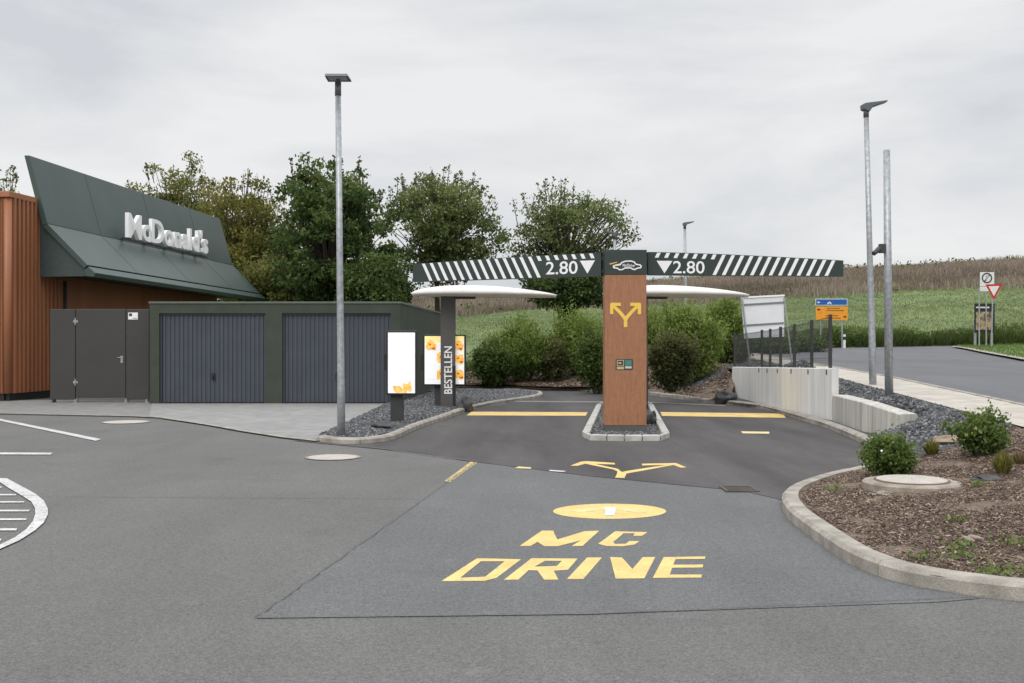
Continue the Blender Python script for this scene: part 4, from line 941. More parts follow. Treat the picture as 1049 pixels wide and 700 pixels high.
o1_ = board('orange_panel', 835.8, 868.5, 314.3, 321, M_SORG, ds); o2_ = board('orange_panel', 835.8, 868.5, 321.3, 328, M_SORG, ds)
def shape(name, pts, m, parent, Zz, dy=-.008):
    mb = MB(); mb.extr([(xz(a, b, Zz)[0], Zz+dy, xz(a, b, Zz)[1]) for a, b in pts], (0, -.003, 0)); return obj(name, mb, m, parent)
shape('arrow_symbol', [(837, 309.8), (838.4, 308.6), (838.4, 309.4), (840, 309.4), (840, 310.3), (838.4, 310.3), (838.4, 311.2)], M_SWH, bl, Z)
shape('hill_symbol', [(847, 311.8), (848, 310), (849.5, 309.2), (851, 309.6), (852, 311.8), (850.6, 311.8), (849.6, 310.6), (848.4, 311.8)], M_SWH, bl, Z)
shape('arrow_symbol', [(837, 317.2), (838.8, 315.8), (838.8, 316.7), (840.6, 316.7), (840.6, 317.7), (838.8, 317.7), (838.8, 318.6)], M_SBLK, o1_, Z)
shape('arrow_symbol', [(867.3, 324.6), (865.5, 323.2), (865.5, 324.1), (863.7, 324.1), (863.7, 325.1), (865.5, 325.1), (865.5, 326)], M_SBLK, o2_, Z)
for nm, par, rows in (('sign_text', o1_, ((847, 860, 315.6), (847, 864, 317.8))), ('sign_text', o2_, ((846, 858, 323), (846, 861, 325.6)))):
    mb = MB()
    for l, r_, y in rows:
        x = l
        while x < r_:
            w_ = random.uniform(.5, 1.0); a = xz(x, y, Z); b2 = xz(x+w_*.8, y+.9, Z); mb.box(a[0], b2[0], Z-.011, Z-.008, b2[1], a[1]); x += w_+.25
    obj(nm, mb, M_SBLK, par)
for a in (841, 863):
    x = xz(a, 0, Z)[0]; mb = MB(); mb.tube([(x, Z+.06, Hh(x, Z)-.3), (x, Z+.06, xz(a, 305.5, Z)[1])], .04, 8); obj('post', mb, M_GALV, ds)
# reflector post
p = onland(865, 357, 1.2); dp = thing('delineator_post', 'short white roadside marker post with a black band, by the weeds', 'marker post', p)
mb = MB(); mb.box(p.x-.06, p.x+.06, p.y-.03, p.y+.03, p.z-.1, p.z+.75); obj('post', mb, M_SWH, dp); mb = MB(); mb.box(p.x-.063, p.x+.063, p.y-.033, p.y+.033, p.z+.45, p.z+.62); obj('black_band', mb, M_SBLK, dp)
# three signs on the grass corner
Z = 56; pb = Hh(xz(1008, 0, Z)[0], Z)
nb_ = thing('notice_board', 'dark framed poster board on the grass corner behind the two traffic signs', 'notice board', (xz(1008, 0, Z)[0], Z, pb))
hb = board('board', 998.2, 1019, 311, 341, M_FRAME, nb_)
board('poster', 999.8, 1016.5, 319.5, 338, mat('poster_print', (.42, .30, .17), (.10, .07, .05), 4.5, rough=.5, lo=.42, hi=.55), hb, Zz=Z-.03)
board('header_text', 1000, 1013.5, 314.4, 315.8, M_SWH, hb, Zz=Z-.03)
for a in (999.5, 1016.5):
    x = xz(a, 0, Z)[0]; mb = MB(); mb.box(x-.05, x+.05, Z+.03, Z+.13, Hh(x, Z)-.2, xz(a, 330, Z)[1]); obj('leg', mb, M_GALV, nb_)
mb = MB(); x0 = xz(998.5, 0, Z)[0]; x1 = xz(1018, 0, Z)[0]; mb.box(x0, x1, Z-.1, Z+.3, pb-.1, pb+.09); obj('base', mb, M_DARK, nb_)
Z = 54; x = xz(1003.4, 0, Z)[0]; ns = thing('parking_sign', 'white square sign with a struck-out circle on two posts before the poster board', 'road sign', (x, Z, Hh(x, Z)))
pb_ = board('sign_panel', 1004, 1018.5, 279, 293.5, M_SWH, ns); 
mb = MB(); cx1, cz1 = xz(1011, 285, Z); 
mb.ring(0, 0, .2, .265, 0, 28); mb.v = [(cx1+a, Z-.006, cz1+b_) for a, b_, _ in mb.v]; obj('circle_mark', mb, M_SBLK, pb_)
shape('slash_mark', [(1008, 288), (1008.8, 288.8), (1014.2, 282), (1013.4, 281.2)], M_SBLK, pb_, Z)
shape('letter_mark', [(1009.8, 282.4), (1012.2, 282.4), (1013, 283.8), (1012.2, 285.4), (1010.8, 285.4), (1010.8, 288), (1009.8, 288)], M_SGREY, pb_, Z, -.012)
board('plate', 1004, 1016, 294, 298.5, M_SWH, ns)
for a in (1003.6, 1010.8):
    x = xz(a, 0, Z)[0]; mb = MB(); mb.tube([(x, Z+.05, Hh(x, Z)-.3), (x, Z+.05, xz(a, 279.5 if a > 1005 else 295, Z)[1])], .035, 8); obj('post', mb, M_GALV, ns)
Z = 53; x = xz(1017, 0, Z)[0]; gw = thing('give_way_sign', 'red and white triangular yield sign on a single post at the junction', 'road sign', (x, Z, Hh(x, Z)))
tr_ = shape('sign_panel', [(1009.3, 291.5), (1027, 291), (1018, 307.5)], M_SRED, gw, Z, 0); shape('face', [(1012.6, 293.4), (1023.8, 293.1), (1018.1, 303.6)], M_SWH, tr_, Z, -.004)
mb = MB(); xt = xz(1017.6, 0, Z)[0]; xb_ = xz(1015.8, 0, Z)[0]; mb.tube([(xb_, Z+.04, Hh(xb_, Z)-.3), (xt, Z+.04, xz(0, 293, Z)[1])], .035, 8); obj('post', mb, M_GALV, gw)

# ------------------------------------------------------------------ markings on the lot
def mark(name, polys, m, label, z=.0060, holes=(), cat='road marking', group=None):
    mb = MB(); c = None
    for pl in polys:
        pts = [G(*p) for p in pl]; c = c or pts[0]
        tess = geometry.tessellate_polygon([[Vector((p.x, p.y, 0)) for p in pts]])
        mb.add([(p.x, p.y, z) for p in pts], [tuple(t) for t in tess])
    for outer, hole in holes:
        po = [G(*p) for p in outer]; ph = [G(*p) for p in hole]; c = c or po[0]
        tess = geometry.tessellate_polygon([[Vector((p.x, p.y, 0)) for p in po], [Vector((p.x, p.y, 0)) for p in ph]])
        mb.add([(p.x, p.y, z) for p in po+ph], [tuple(t) for t in tess])
    o = obj(name, mb, m, loc=(c.x, c.y, 0)); me = o.data
    if sum(p.normal.z for p in me.polygons) < 0: me.flip_normals()
    return tag(o, label, cat, group)
R1 = lambda l: [(440+u/6.556, 535+v/6.556) for u, v in l]
R2 = lambda l: [(580+u/6.556, 535+v/6.556) for u, v in l]
mark('painted_lettering', [R1([(605, 165), (755, 62), (830, 62), (858, 122), (1040, 66), (1140, 62), (1028, 165), (955, 165), (1016, 128), (862, 166), (770, 166), (725, 137), (680, 165)]),
     R2([(215, 150), (330, 66), (545, 72), (510, 97), (450, 97), (460, 80), (385, 80), (315, 140), (330, 152), (400, 150), (425, 132), (493, 132), (460, 155), (380, 167), (270, 165)])], P_YEL, 'upper yellow painted word MC on the asphalt, the shorter word')
mark('painted_lettering', [R2([(5, 388), (140, 243), (240, 243), (115, 388)]), R2([(295, 240), (375, 243), (445, 320), (515, 240), (598, 240), (525, 383), (332, 385)]),
     R2([(582, 380), (655, 240), (935, 236), (932, 252), (735, 254), (718, 292), (920, 290), (918, 310), (712, 312), (695, 358), (910, 358), (908, 378)])], P_YEL,
     'lower yellow painted word DRIVE on the asphalt, the longer word', holes=[(R1([(80, 402), (320, 248), (615, 255), (450, 380), (370, 400)]), R1([(205, 380), (345, 268), (505, 268), (375, 372)])),
      (R1([(500, 393), (685, 248), (995, 250), (930, 325), (835, 332), (865, 392), (770, 392), (725, 330), (665, 328), (595, 393)]), R1([(705, 305), (775, 265), (890, 265), (855, 300)]))])
el = [(624.5+58*math.cos(2*math.pi*k/48), 524.5+7.8*math.sin(2*math.pi*k/48)) for k in range(48)]
dm = mark('painted_disc', [el], P_YEL, 'yellow painted oval with a white symbol in its middle, on the asphalt')
off = dm.location
def sub(name, pts, m, z):
    mb = MB(); p = [G(*q) for q in pts]; t = geometry.tessellate_polygon([[Vector((a.x, a.y, 0)) for a in p]]); mb.add([(a.x, a.y, z) for a in p], [tuple(x) for x in t]); o = obj(name, mb, m, dm)
    if sum(q.normal.z for q in o.data.polygons) < 0: o.data.flip_normals()
sub('pale_chevron', [(586, 524.6), (620, 519.9), (629, 519.9), (662, 525.4), (655, 526.8), (628, 522.2), (621, 522.2), (594, 525.8)], P_YELP, .0075)
sub('white_symbol', [(619, 521), (630.5, 521), (631, 524), (629, 529.2), (619, 529.2), (620.5, 525)], P_WHITE2, .0090)
AR = lambda l: [(575+u/7.493, 465+v/7.493) for u, v in l]
mark('painted_arrow', [AR([(412, 190), (428, 160), (430, 142), (400, 126), (185, 82), (125, 98), (70, 97), (150, 66), (200, 62), (410, 76), (412, 88), (260, 84), (435, 122), (465, 146), (500, 138), (800, 92), (620, 95), (620, 82), (880, 77), (962, 110), (915, 112), (862, 92), (500, 158), (485, 192)])], P_YEL, 'yellow painted arrow forking two ways before the island', z=.0102)
G1 = 'yellow lines across the two lanes'
mark('painted_line', [[(483, 422.3), (602, 422.8), (600, 426.5), (478, 426.1)]], P_YEL, 'yellow line across the lane beside the menu boards', z=.0102, group=G1)
mark('painted_line', [[(676.5, 422.6), (802, 424.3), (805, 428.6), (678, 426.6)]], P_YEL, 'yellow line across the lane beside the concrete wall', z=.0102, group=G1)
mark('painted_line', [[(455, 493.5), (461, 494.5), (489, 474.5), (482, 473.5)]], P_YELW, 'worn yellow painted block along the seam of the patch')
mark('painted_line', [[(527.5, 480.8), (531, 478.9), (544, 479.8), (544, 481.3)]], P_YELP, 'short pale yellow dash by the seam, the yellower of two', z=.012)
mark('painted_line', [[(562.5, 482.4), (580.5, 483.6), (577, 484.6), (563, 483.5)]], P_WHITE, 'short white dash by the seam, the whiter of two', z=.012)
mark('painted_line', [[(759, 442.6), (788, 443), (788, 445), (761, 444.6)]], P_YELP, 'small pale oblong patch on the lane before the concrete wall', z=.0102)
mark('concrete_strip', [[(510, 411.2), (619, 411.8), (619, 413), (508, 412.4)], [(662, 412), (745, 415.5), (742, 416.6), (662, 413.2)]], mat('gutter', (.22, .21, .2), rough=.9), 'faint pale strip across the lanes behind the yellow lines', z=.014, cat='strip')
G2_ = 'white bay lines'
mark('painted_line', [[(-60, 464.2), (54, 464.5), (52, 466.5), (-60, 466.2)]], P_WHITE, 'straight level white bay line beside the curved marking', z=.01, group=G2_)
mark('painted_line', [[(-60, 419.2), (0, 429.6), (104, 450.6), (98, 452.3), (0, 431.6), (-60, 421)]], P_WHITE, 'slanting white bay line before the brown building', z=.01, group=G2_)
ZO = lambda l: [(u/6.37, 470+v/6.37) for u, v in l]
out_ = ZO([(-260, 70), (-60, 118), (0, 133), (45, 135), (130, 180), (230, 235), (285, 280), (313, 335), (312, 372), (285, 425), (230, 475), (130, 540), (0, 598), (-120, 650), (-120, 610), (0, 570), (100, 520), (170, 470), (215, 415), (230, 370), (228, 330), (205, 288), (130, 240), (60, 200), (0, 160), (-60, 140), (-260, 95)])
mark('painted_curve', [out_], P_WHITE, 'broad white curved line enclosing the hatched area at the edge of the lot', z=.012)
for k, (y, r_, h_) in enumerate(((190, 15, 7), (240, 108, 9), (287, 162, 9), (344, 194, 11), (401, 175, 12), (467, 112, 14), (535, 10, 14))):
    nm = ['shortest hatch bar at the far tip', 'second hatch bar from the far tip', 'third hatch bar from the far tip', 'longest hatch bar, in the middle', 'hatch bar just nearer than the longest', 'second hatch bar from the near tip', 'hatch bar at the near tip'][k]
    mark('painted_bar', [ZO([(-300, y-h_/2), (r_, y-h_/2), (r_-6, y+h_/2), (-300, y+h_/2)])], P_WHITE, 'white '+nm+' of the curved marking', z=.008, group='white hatch bars inside the curved line')

# ------------------------------------------------------------------ covers and drain
M_LIDP = mat('lid_pale', (.50, .46, .41), (.40, .37, .33), 12, rough=.85, fine=.12)
def cover(p, r, label, z0=.0, m=None):
    rt = thing('manhole_cover', label, 'manhole cover', (p.x, p.y, z0), 'manhole covers on the lot'); mb = MB()
    n = 40; mb.tube([(p.x, p.y, z0-.05), (p.x, p.y, z0+.012)], r, n); obj('lid', mb, M_LIDP, rt)
    mb = MB(); mb.ring(p.x, p.y, r+.001, r+.045, z0+.010, n); obj('ring', mb, M_CONC, rt)
cover(G(341, 469), .34, 'pale round manhole cover nearest the tall lamp post with square head')
cover(G(129, 432.8), .42, 'pale round manhole cover on asphalt before the steel gate')
pc = onland(934, 498, .3); pc.z = Hh(pc.x, pc.y)
mh = thing('concrete_manhole', 'raised concrete manhole ring with a pale lid, in the bark mulch', 'manhole', pc)
mb = MB(); n = 40
def lathe(mb, c, prof, n=40):
    b = len(mb.v)
    for r, z in prof:
        for k in range(n): t = 2*math.pi*k/n; mb.v.append((c.x+r*math.cos(t), c.y+r*math.sin(t), c.z+z))
    for i in range(len(prof)-1):
        for k in range(n): mb.f.append((b+i*n+k, b+i*n+(k+1) % n, b+(i+1)*n+(k+1) % n, b+(i+1)*n+k))
    return mb
lathe(mb, pc, [(.47, -.1), (.47, .035), (.45, .05), (.36, .055), (.34, .05), (.34, 0), (0.01, 0)]); obj('ring', mb, M_CONC, mh)
mb = MB(); lathe(mb, pc, [(.335, .02), (.335, .068), (.32, .074), (.01, .078)]); obj('lid', mb, mat('lid_pale', (.58, .53, .46), (.46, .42, .36), 12, rough=.85, fine=.12), mh)
mb = MB(); lathe(mb, pc, [(.36, .05), (.36, .062), (.337, .064)]); obj('lid_rim', mb, mat('rust_rim', (.16, .10, .07), rough=.8), mh)
p = G(757, 502.3); dg = thing('drain_grate', 'small rusty drain grate in the asphalt where the dark lane begins', 'drain', (p.x, p.y, 0))
mb = MB(); mb.box(p.x-.18, p.x+.18, p.y-.2, p.y-.17, .005, .022); mb.box(p.x-.18, p.x+.18, p.y+.17, p.y+.2, .005, .022); mb.box(p.x-.18, p.x-.15, p.y-.17, p.y+.17, .005, .022); mb.box(p.x+.15, p.x+.18, p.y-.17, p.y+.17, .005, .022); obj('frame', mb, M_IRON, dg)
mb = MB()
for k in range(7): mb.box(p.x-.15, p.x+.15, p.y-.155+k*.046, p.y-.135+k*.046, .005, .018)
obj('grille', mb, M_IRON, dg)

# ------------------------------------------------------------------ boulders
def boulder(p, r, seed, label, m=M_ROCK, z=None, group=None):
    c = (p.x, p.y, (p.z if z is None else z)+r[2]*.45); mb = MB().blob(c, r, seed, 3, .30, 1.3); o = obj('boulder', mb, m, loc=(p.x, p.y, p.z)); tag(o, label, 'boulder', group)
boulder(G(477, 419, .07), (.17, .18, .19), 1, 'dark rounded boulder in slate right beside the lettered order post')
boulder(G(398, 439.5, .07), (.24, .2, .08), 2, 'low grey stone heap in slate by the white menu screen post')
p = G(743, 410.5, .1); boulder(p, (.27, .26, .17), 3, 'large dark boulder at the end of the concrete wall')
p = G(668, 432.5, .06); boulder(p, (.11, .14, .14), 4, 'dark stone on the traffic island beside the pillar')
p = onland(972, 457, .35); boulder(p, (.30, .2, .09), 5, 'pinkish sandy boulder half buried between the mulch plants', mat('sandstone', (.36, .27, .20), (.22, .16, .12), 6, rough=.9, bump=.8, bscale=20))
p = onland(1010, 493, .3); boulder(p, (.12, .09, .04), 6, 'small dark stone lying on open mulch near the grass tuft')
p = onland(904, 508, .25); boulder(p, (.08, .05, .03), 7, 'small pale chip of stone beside the raised manhole', M_CONC)
p = onland(998, 554, .25); boulder(p, (.06, .05, .03), 8, 'small tan pebble on the open mulch near the kerb', M_CONC)

# ------------------------------------------------------------------ foliage
def leaves(cent, spread, size, droop=.0, aspect=.5, up=.0):
    """leaf quads: (n,3) centres -> (n,4,3); pointed lozenges"""
    n = len(cent); d = RNG.normal(size=(n, 3)); d[:, 2] += up; d /= np.linalg.norm(d, axis=1)[:, None]; d[:, 2] -= droop
    u = RNG.normal(size=(n, 3)); s = np.cross(d, u); s /= np.linalg.norm(s, axis=1)[:, None]+1e-9
    L_ = size*(.6+.8*RNG.random(n))[:, None]; W_ = L_*aspect
    a = cent-d*L_*.5; b = cent+d*L_*.5; m_ = cent-d*L_*.05
    return np.stack([a, m_+s*W_*.5, b, m_-s*W_*.5], 1)
def tree(name, label, px, pyt, pyb, hw, Z, m, seed, base_e=None, nclump=110, lpc=170, leaf=.17, trunk_r=.14, sprig=10, ivy=False, gap=.0, flatb=0.0, group='trees behind the drive-through', cr=(.45, .85)):
    rg = np.random.default_rng(seed); random.seed(seed)
    x0 = (px-CX)/F*Z; zt = HC+(350-pyt)/F*Z; zb = HC+(350-pyb)/F*Z; rx = hw/F*Z; ge = base_e if base_e is not None else Hh(x0, Z)
    root = thing(name, label, 'tree', (x0, Z, ge), group)
    zc = (zt+zb)/2; rz = (zt-zb)/2; cs = []
    tries = 0
    nclump = int(nclump*1.25); lpc = int(lpc*1.15)
    while len(cs) < nclump and tries < 20000:
        tries += 1
        v = rg.normal(size=3); v /= np.linalg.norm(v); r = rg.random()**.38
        k = 1+.20*noise.noise(Vector(v*1.7)+Vector((seed, 0, 0)))*2
        c = np.array([x0+v[0]*rx*r*k*.9, Z+v[1]*rx*r*k*.85, zc+v[2]*rz*r*k*.93])
        if c[2] < zb: continue
        if noise.noise(Vector(c*.55)+Vector((seed*7, 0, 0))) < -.31+gap: continue
        cs.append((c, rg.uniform(*cr)*(.75 if r > .8 else 1)*min(1, rx/2.6)))
    # branches
    mb = MB(); top = Vector((x0+.1, Z, zc+rz*.45)); tb = Vector((x0, Z, ge-.3)); fork = zb+.1*(zt-zb)
    bend = [tb, Vector((x0+.06*math.sin(seed), Z, (ge+fork)/2)), Vector((x0-.08*math.cos(seed), Z, fork)), Vector((x0+.1, Z, zc)), top]
    mb.tube(bend, [trunk_r*1.25, trunk_r, trunk_r*.85, trunk_r*.5, trunk_r*.15], 9)
    for c, r in cs[::2]:
        c = Vector(c); s0 = Vector((x0, Z, 0)); zs = min(max(fork*.6+c.z*.35, fork-.2), top.z-.2); s0.z = zs; md = s0.lerp(c, .5)+Vector((0, 0, -.06*(c-s0).length))+Vector(rg.normal(size=3)*.12)
        r0 = trunk_r*.28*(1+.5*rg.random()); mb.tube([s0, md, c], [r0, r0*.55, .012], 5, cap=False)
    pts = []; tin = []
    for c, r in cs:
        n = int(lpc*(r/.6)**2); v = rg.normal(size=(n, 3)); v /= np.linalg.norm(v, axis=1)[:, None]; rr = r*(rg.random(n)**.45)[:, None]
        v[:, 2] *= .62; pts.append(c+v*rr*(1+.3*rg.random((n, 1))))
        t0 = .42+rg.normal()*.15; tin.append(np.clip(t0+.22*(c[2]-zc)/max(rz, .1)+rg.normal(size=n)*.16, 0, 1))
    sp = MB()
    for k in range(sprig):                                # shoots that stick out of the outline
        a = rg.uniform(-1, 1); q = Vector((x0+a*rx*.85, Z+rg.uniform(-1, 1)*rx*.5, zc+rz*(1-a*a)**.5*.86)); ln = rg.uniform(.3, .8); d = Vector((a*.35+rg.normal()*.12, rg.normal()*.1, 1)).normalized(); e = q+d*ln
        mb.tube([q-d*.5, q, e], [.02, .015, .006], 4, cap=False); n = int(ln*26)
        t = rg.random(n)[:, None]; pts.append(np.array(q)+t*np.array(e-q)+rg.normal(size=(n, 3))*.06); tin.append(np.clip(.3+rg.normal(size=n)*.15, 0, 1))
    pts = np.concatenate(pts); tin = np.concatenate(tin)
    obj('trunk', mb, M_BARK, root, smooth=True)
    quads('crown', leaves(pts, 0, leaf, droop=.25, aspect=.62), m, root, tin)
    if ivy:
        n = 5200; h = rg.random(n); a = rg.random(n)*2*np.pi; zz_ = ge+h*(zb+.5-ge); rr = .26+.16*rg.random(n)+.10*np.sin(zz_*3+a); pts = np.stack([x0+rr*np.cos(a), Z+rr*np.sin(a), zz_], 1)
        quads('ivy', leaves(pts, 0, .12, aspect=.8), leafmat('ivy_leaf', (.012, .022, .008), (.03, .05, .018), (.07, .10, .035)), root, np.clip(rg.normal(size=n)*.2+.4, 0, 1))
    return root
LG = leafmat('leaf_deep_green', (.028, .05, .013), (.085, .138, .035), (.20, .255, .08))
LO = leafmat('leaf_olive', (.042, .055, .014), (.145, .165, .04), (.30, .29, .09))
LY = leafmat('leaf_yellowing', (.046, .054, .015), (.175, .18, .04), (.35, .30, .08))
LM = leafmat('leaf_grey_green', (.045, .062, .022), (.15, .19, .062), (.32, .35, .13))
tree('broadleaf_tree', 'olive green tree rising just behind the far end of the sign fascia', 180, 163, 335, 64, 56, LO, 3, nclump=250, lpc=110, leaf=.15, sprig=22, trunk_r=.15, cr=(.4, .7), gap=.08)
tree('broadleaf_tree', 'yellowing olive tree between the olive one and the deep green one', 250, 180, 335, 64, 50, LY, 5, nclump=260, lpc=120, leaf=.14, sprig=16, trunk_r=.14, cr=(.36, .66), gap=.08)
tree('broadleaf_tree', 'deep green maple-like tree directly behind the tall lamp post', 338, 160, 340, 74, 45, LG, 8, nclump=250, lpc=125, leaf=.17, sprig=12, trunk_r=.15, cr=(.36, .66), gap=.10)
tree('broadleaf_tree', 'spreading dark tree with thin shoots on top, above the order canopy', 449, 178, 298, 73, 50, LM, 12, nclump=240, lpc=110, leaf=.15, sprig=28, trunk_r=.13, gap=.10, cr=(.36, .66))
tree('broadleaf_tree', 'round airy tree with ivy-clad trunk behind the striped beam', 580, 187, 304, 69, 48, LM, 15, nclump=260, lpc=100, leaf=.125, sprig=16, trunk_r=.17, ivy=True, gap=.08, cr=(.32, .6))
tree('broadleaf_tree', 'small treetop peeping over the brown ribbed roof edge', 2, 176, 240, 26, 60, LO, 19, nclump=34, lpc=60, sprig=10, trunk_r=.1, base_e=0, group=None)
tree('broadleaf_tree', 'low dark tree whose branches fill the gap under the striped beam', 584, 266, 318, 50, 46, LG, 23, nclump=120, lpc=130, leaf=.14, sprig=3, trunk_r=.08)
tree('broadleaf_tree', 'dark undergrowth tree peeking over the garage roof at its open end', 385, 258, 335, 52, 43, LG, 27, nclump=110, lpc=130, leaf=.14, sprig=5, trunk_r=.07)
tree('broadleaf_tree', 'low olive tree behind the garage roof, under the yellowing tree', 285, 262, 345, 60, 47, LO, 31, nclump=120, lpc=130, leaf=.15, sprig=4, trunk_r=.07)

def shrub(name, label, base, top_z, hw, m, seed, n=3200, leaf=.09, aspect=.38, up=.9, stems=16, group='shrubs on the mulched bank', cat='shrub', feather=.35, fill=.45, wild=0):
    """many arching stems from one foot, leaves along them"""
    rg = np.random.default_rng(seed); root = thing(name, label, cat, base, group); mb = MB(); pts = []; tin = []
    H = top_z-base.z; per = n//(stems*3)
    for k in range(stems):
        a = 2*math.pi*rg.random(); reach = hw*(.15+.85*rg.random()**.6); hh = H*(1-.45*(reach/hw)**2)*(.75+.28*rg.random())*(1-wild*rg.random()*.75); reach *= 1+wild*.6*(rg.random()-.3)
        tip = Vector((base.x+reach*math.cos(a), base.y+reach*math.sin(a)*.9, base.z+hh)); mid = Vector((base.x+reach*.55*math.cos(a), base.y+reach*.55*math.sin(a), base.z+hh*.62)); b0 = Vector((base.x+.12*hw*math.cos(a), base.y+.12*hw*math.sin(a), base.z-.05))
        path = [b0.lerp(mid, .5)*.5+(b0*.5+mid*.5)*.5, mid, tip]; mb.tube([b0, mid, tip], [.016*H, .010*H, .004], 4, cap=False)
        for j in range(3):
            # side twigs
            t = rg.uniform(.25, .95); q = (b0.lerp(mid, t*2) if t < .5 else mid.lerp(tip, t*2-1)); d = Vector((rg.normal()*.5, rg.normal()*.5, rg.uniform(.1, 1))).normalized(); e = q+d*H*rg.uniform(.12, .28)
            mb.tube([q, e], [.006*H, .003], 3, cap=False); tt = rg.random(per)[:, None]
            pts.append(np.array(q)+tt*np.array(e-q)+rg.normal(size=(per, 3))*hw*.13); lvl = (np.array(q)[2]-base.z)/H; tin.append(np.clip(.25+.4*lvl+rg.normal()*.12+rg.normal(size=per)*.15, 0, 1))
        n2 = max(2, int(per*feather*1.5)); tt = (.3+.7*rg.random(n2))[:, None]; pts.append(np.array(mid)+tt*np.array(tip-mid)+rg.normal(size=(n2, 3))*.05*H); tin.append(np.clip(.65+rg.normal(size=n2)*.18, 0, 1))
    nb_ = int(n*fill); v = rg.normal(size=(nb_, 3)); v /= np.linalg.norm(v, axis=1)[:, None]; rr = (.55+.45*rg.random(nb_))[:, None]
    bump_ = np.array([1+.35*noise.noise(Vector(q)*2.1+Vector((seed, 0, 0)))*2 for q in v])[:, None]
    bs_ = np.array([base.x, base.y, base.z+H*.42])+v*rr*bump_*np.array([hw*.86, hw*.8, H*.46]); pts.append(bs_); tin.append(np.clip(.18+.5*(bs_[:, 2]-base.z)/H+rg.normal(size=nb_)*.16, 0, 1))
    pts = np.concatenate(pts); tin = np.concatenate(tin); keep = pts[:, 2] > base.z+.02
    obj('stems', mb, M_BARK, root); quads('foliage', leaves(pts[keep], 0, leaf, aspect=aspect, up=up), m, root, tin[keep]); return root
SG = leafmat('shrub_bright', (.05, .085, .016), (.18, .255, .05), (.36, .42, .12))
SD = leafmat('shrub_deep', (.026, .045, .010), (.085, .14, .03), (.20, .26, .07))
SR = leafmat('shrub_reddish', (.035, .045, .014), (.095, .115, .035), (.22, .17, .075))
def sh(px, py, pt, hw, m, seed, label, **k):
    b = onland(px, py, .4); tz = HC+(350-pt)/F*b.y; b.z = Hh(b.x, b.y); shrub('shrub', label, b, tz, hw/F*b.y, m, seed, **k)
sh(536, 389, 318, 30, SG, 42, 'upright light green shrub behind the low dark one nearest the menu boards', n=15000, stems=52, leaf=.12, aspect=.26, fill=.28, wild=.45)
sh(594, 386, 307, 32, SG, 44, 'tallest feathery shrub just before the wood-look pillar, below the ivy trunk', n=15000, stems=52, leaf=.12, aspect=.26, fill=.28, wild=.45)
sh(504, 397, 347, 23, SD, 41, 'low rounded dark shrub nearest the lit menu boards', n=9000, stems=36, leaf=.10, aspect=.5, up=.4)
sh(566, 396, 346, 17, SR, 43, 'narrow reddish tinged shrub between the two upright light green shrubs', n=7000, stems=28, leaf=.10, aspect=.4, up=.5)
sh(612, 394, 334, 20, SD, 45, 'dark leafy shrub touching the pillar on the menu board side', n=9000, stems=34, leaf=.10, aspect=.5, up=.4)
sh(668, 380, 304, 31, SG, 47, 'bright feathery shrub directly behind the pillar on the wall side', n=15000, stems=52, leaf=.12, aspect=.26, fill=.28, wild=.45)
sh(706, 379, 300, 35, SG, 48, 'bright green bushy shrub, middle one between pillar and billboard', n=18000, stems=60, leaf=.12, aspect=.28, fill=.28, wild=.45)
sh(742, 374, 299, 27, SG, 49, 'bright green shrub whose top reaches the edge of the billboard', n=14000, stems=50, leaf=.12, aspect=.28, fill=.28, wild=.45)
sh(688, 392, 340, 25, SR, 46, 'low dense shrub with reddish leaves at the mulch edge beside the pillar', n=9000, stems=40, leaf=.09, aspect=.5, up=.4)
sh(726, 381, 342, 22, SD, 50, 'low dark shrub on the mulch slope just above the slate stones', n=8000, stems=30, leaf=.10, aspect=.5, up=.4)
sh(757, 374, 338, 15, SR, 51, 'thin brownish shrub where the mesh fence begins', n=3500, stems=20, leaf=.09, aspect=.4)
for px, z, hw, pt, sd_, lb in ((788, 47, 32, 343, 61, 'dark scrub behind the fence, before the billboard legs'), (822, 49.5, 30, 346, 62, 'low dark scrub seen through the fence below the direction sign'), (745, 47, 28, 335, 64, 'dark scrub beyond the bright shrub at the billboard edge')):
    x = (px-CX)/F*z; b = Vector((x, z, Hh(x, z))); shrub('shrub', lb, b, HC+(350-pt)/F*z, hw/F*z, SD, sd_, n=5000, stems=34, leaf=.13, aspect=.5, up=.3, group='scrub behind the fence')
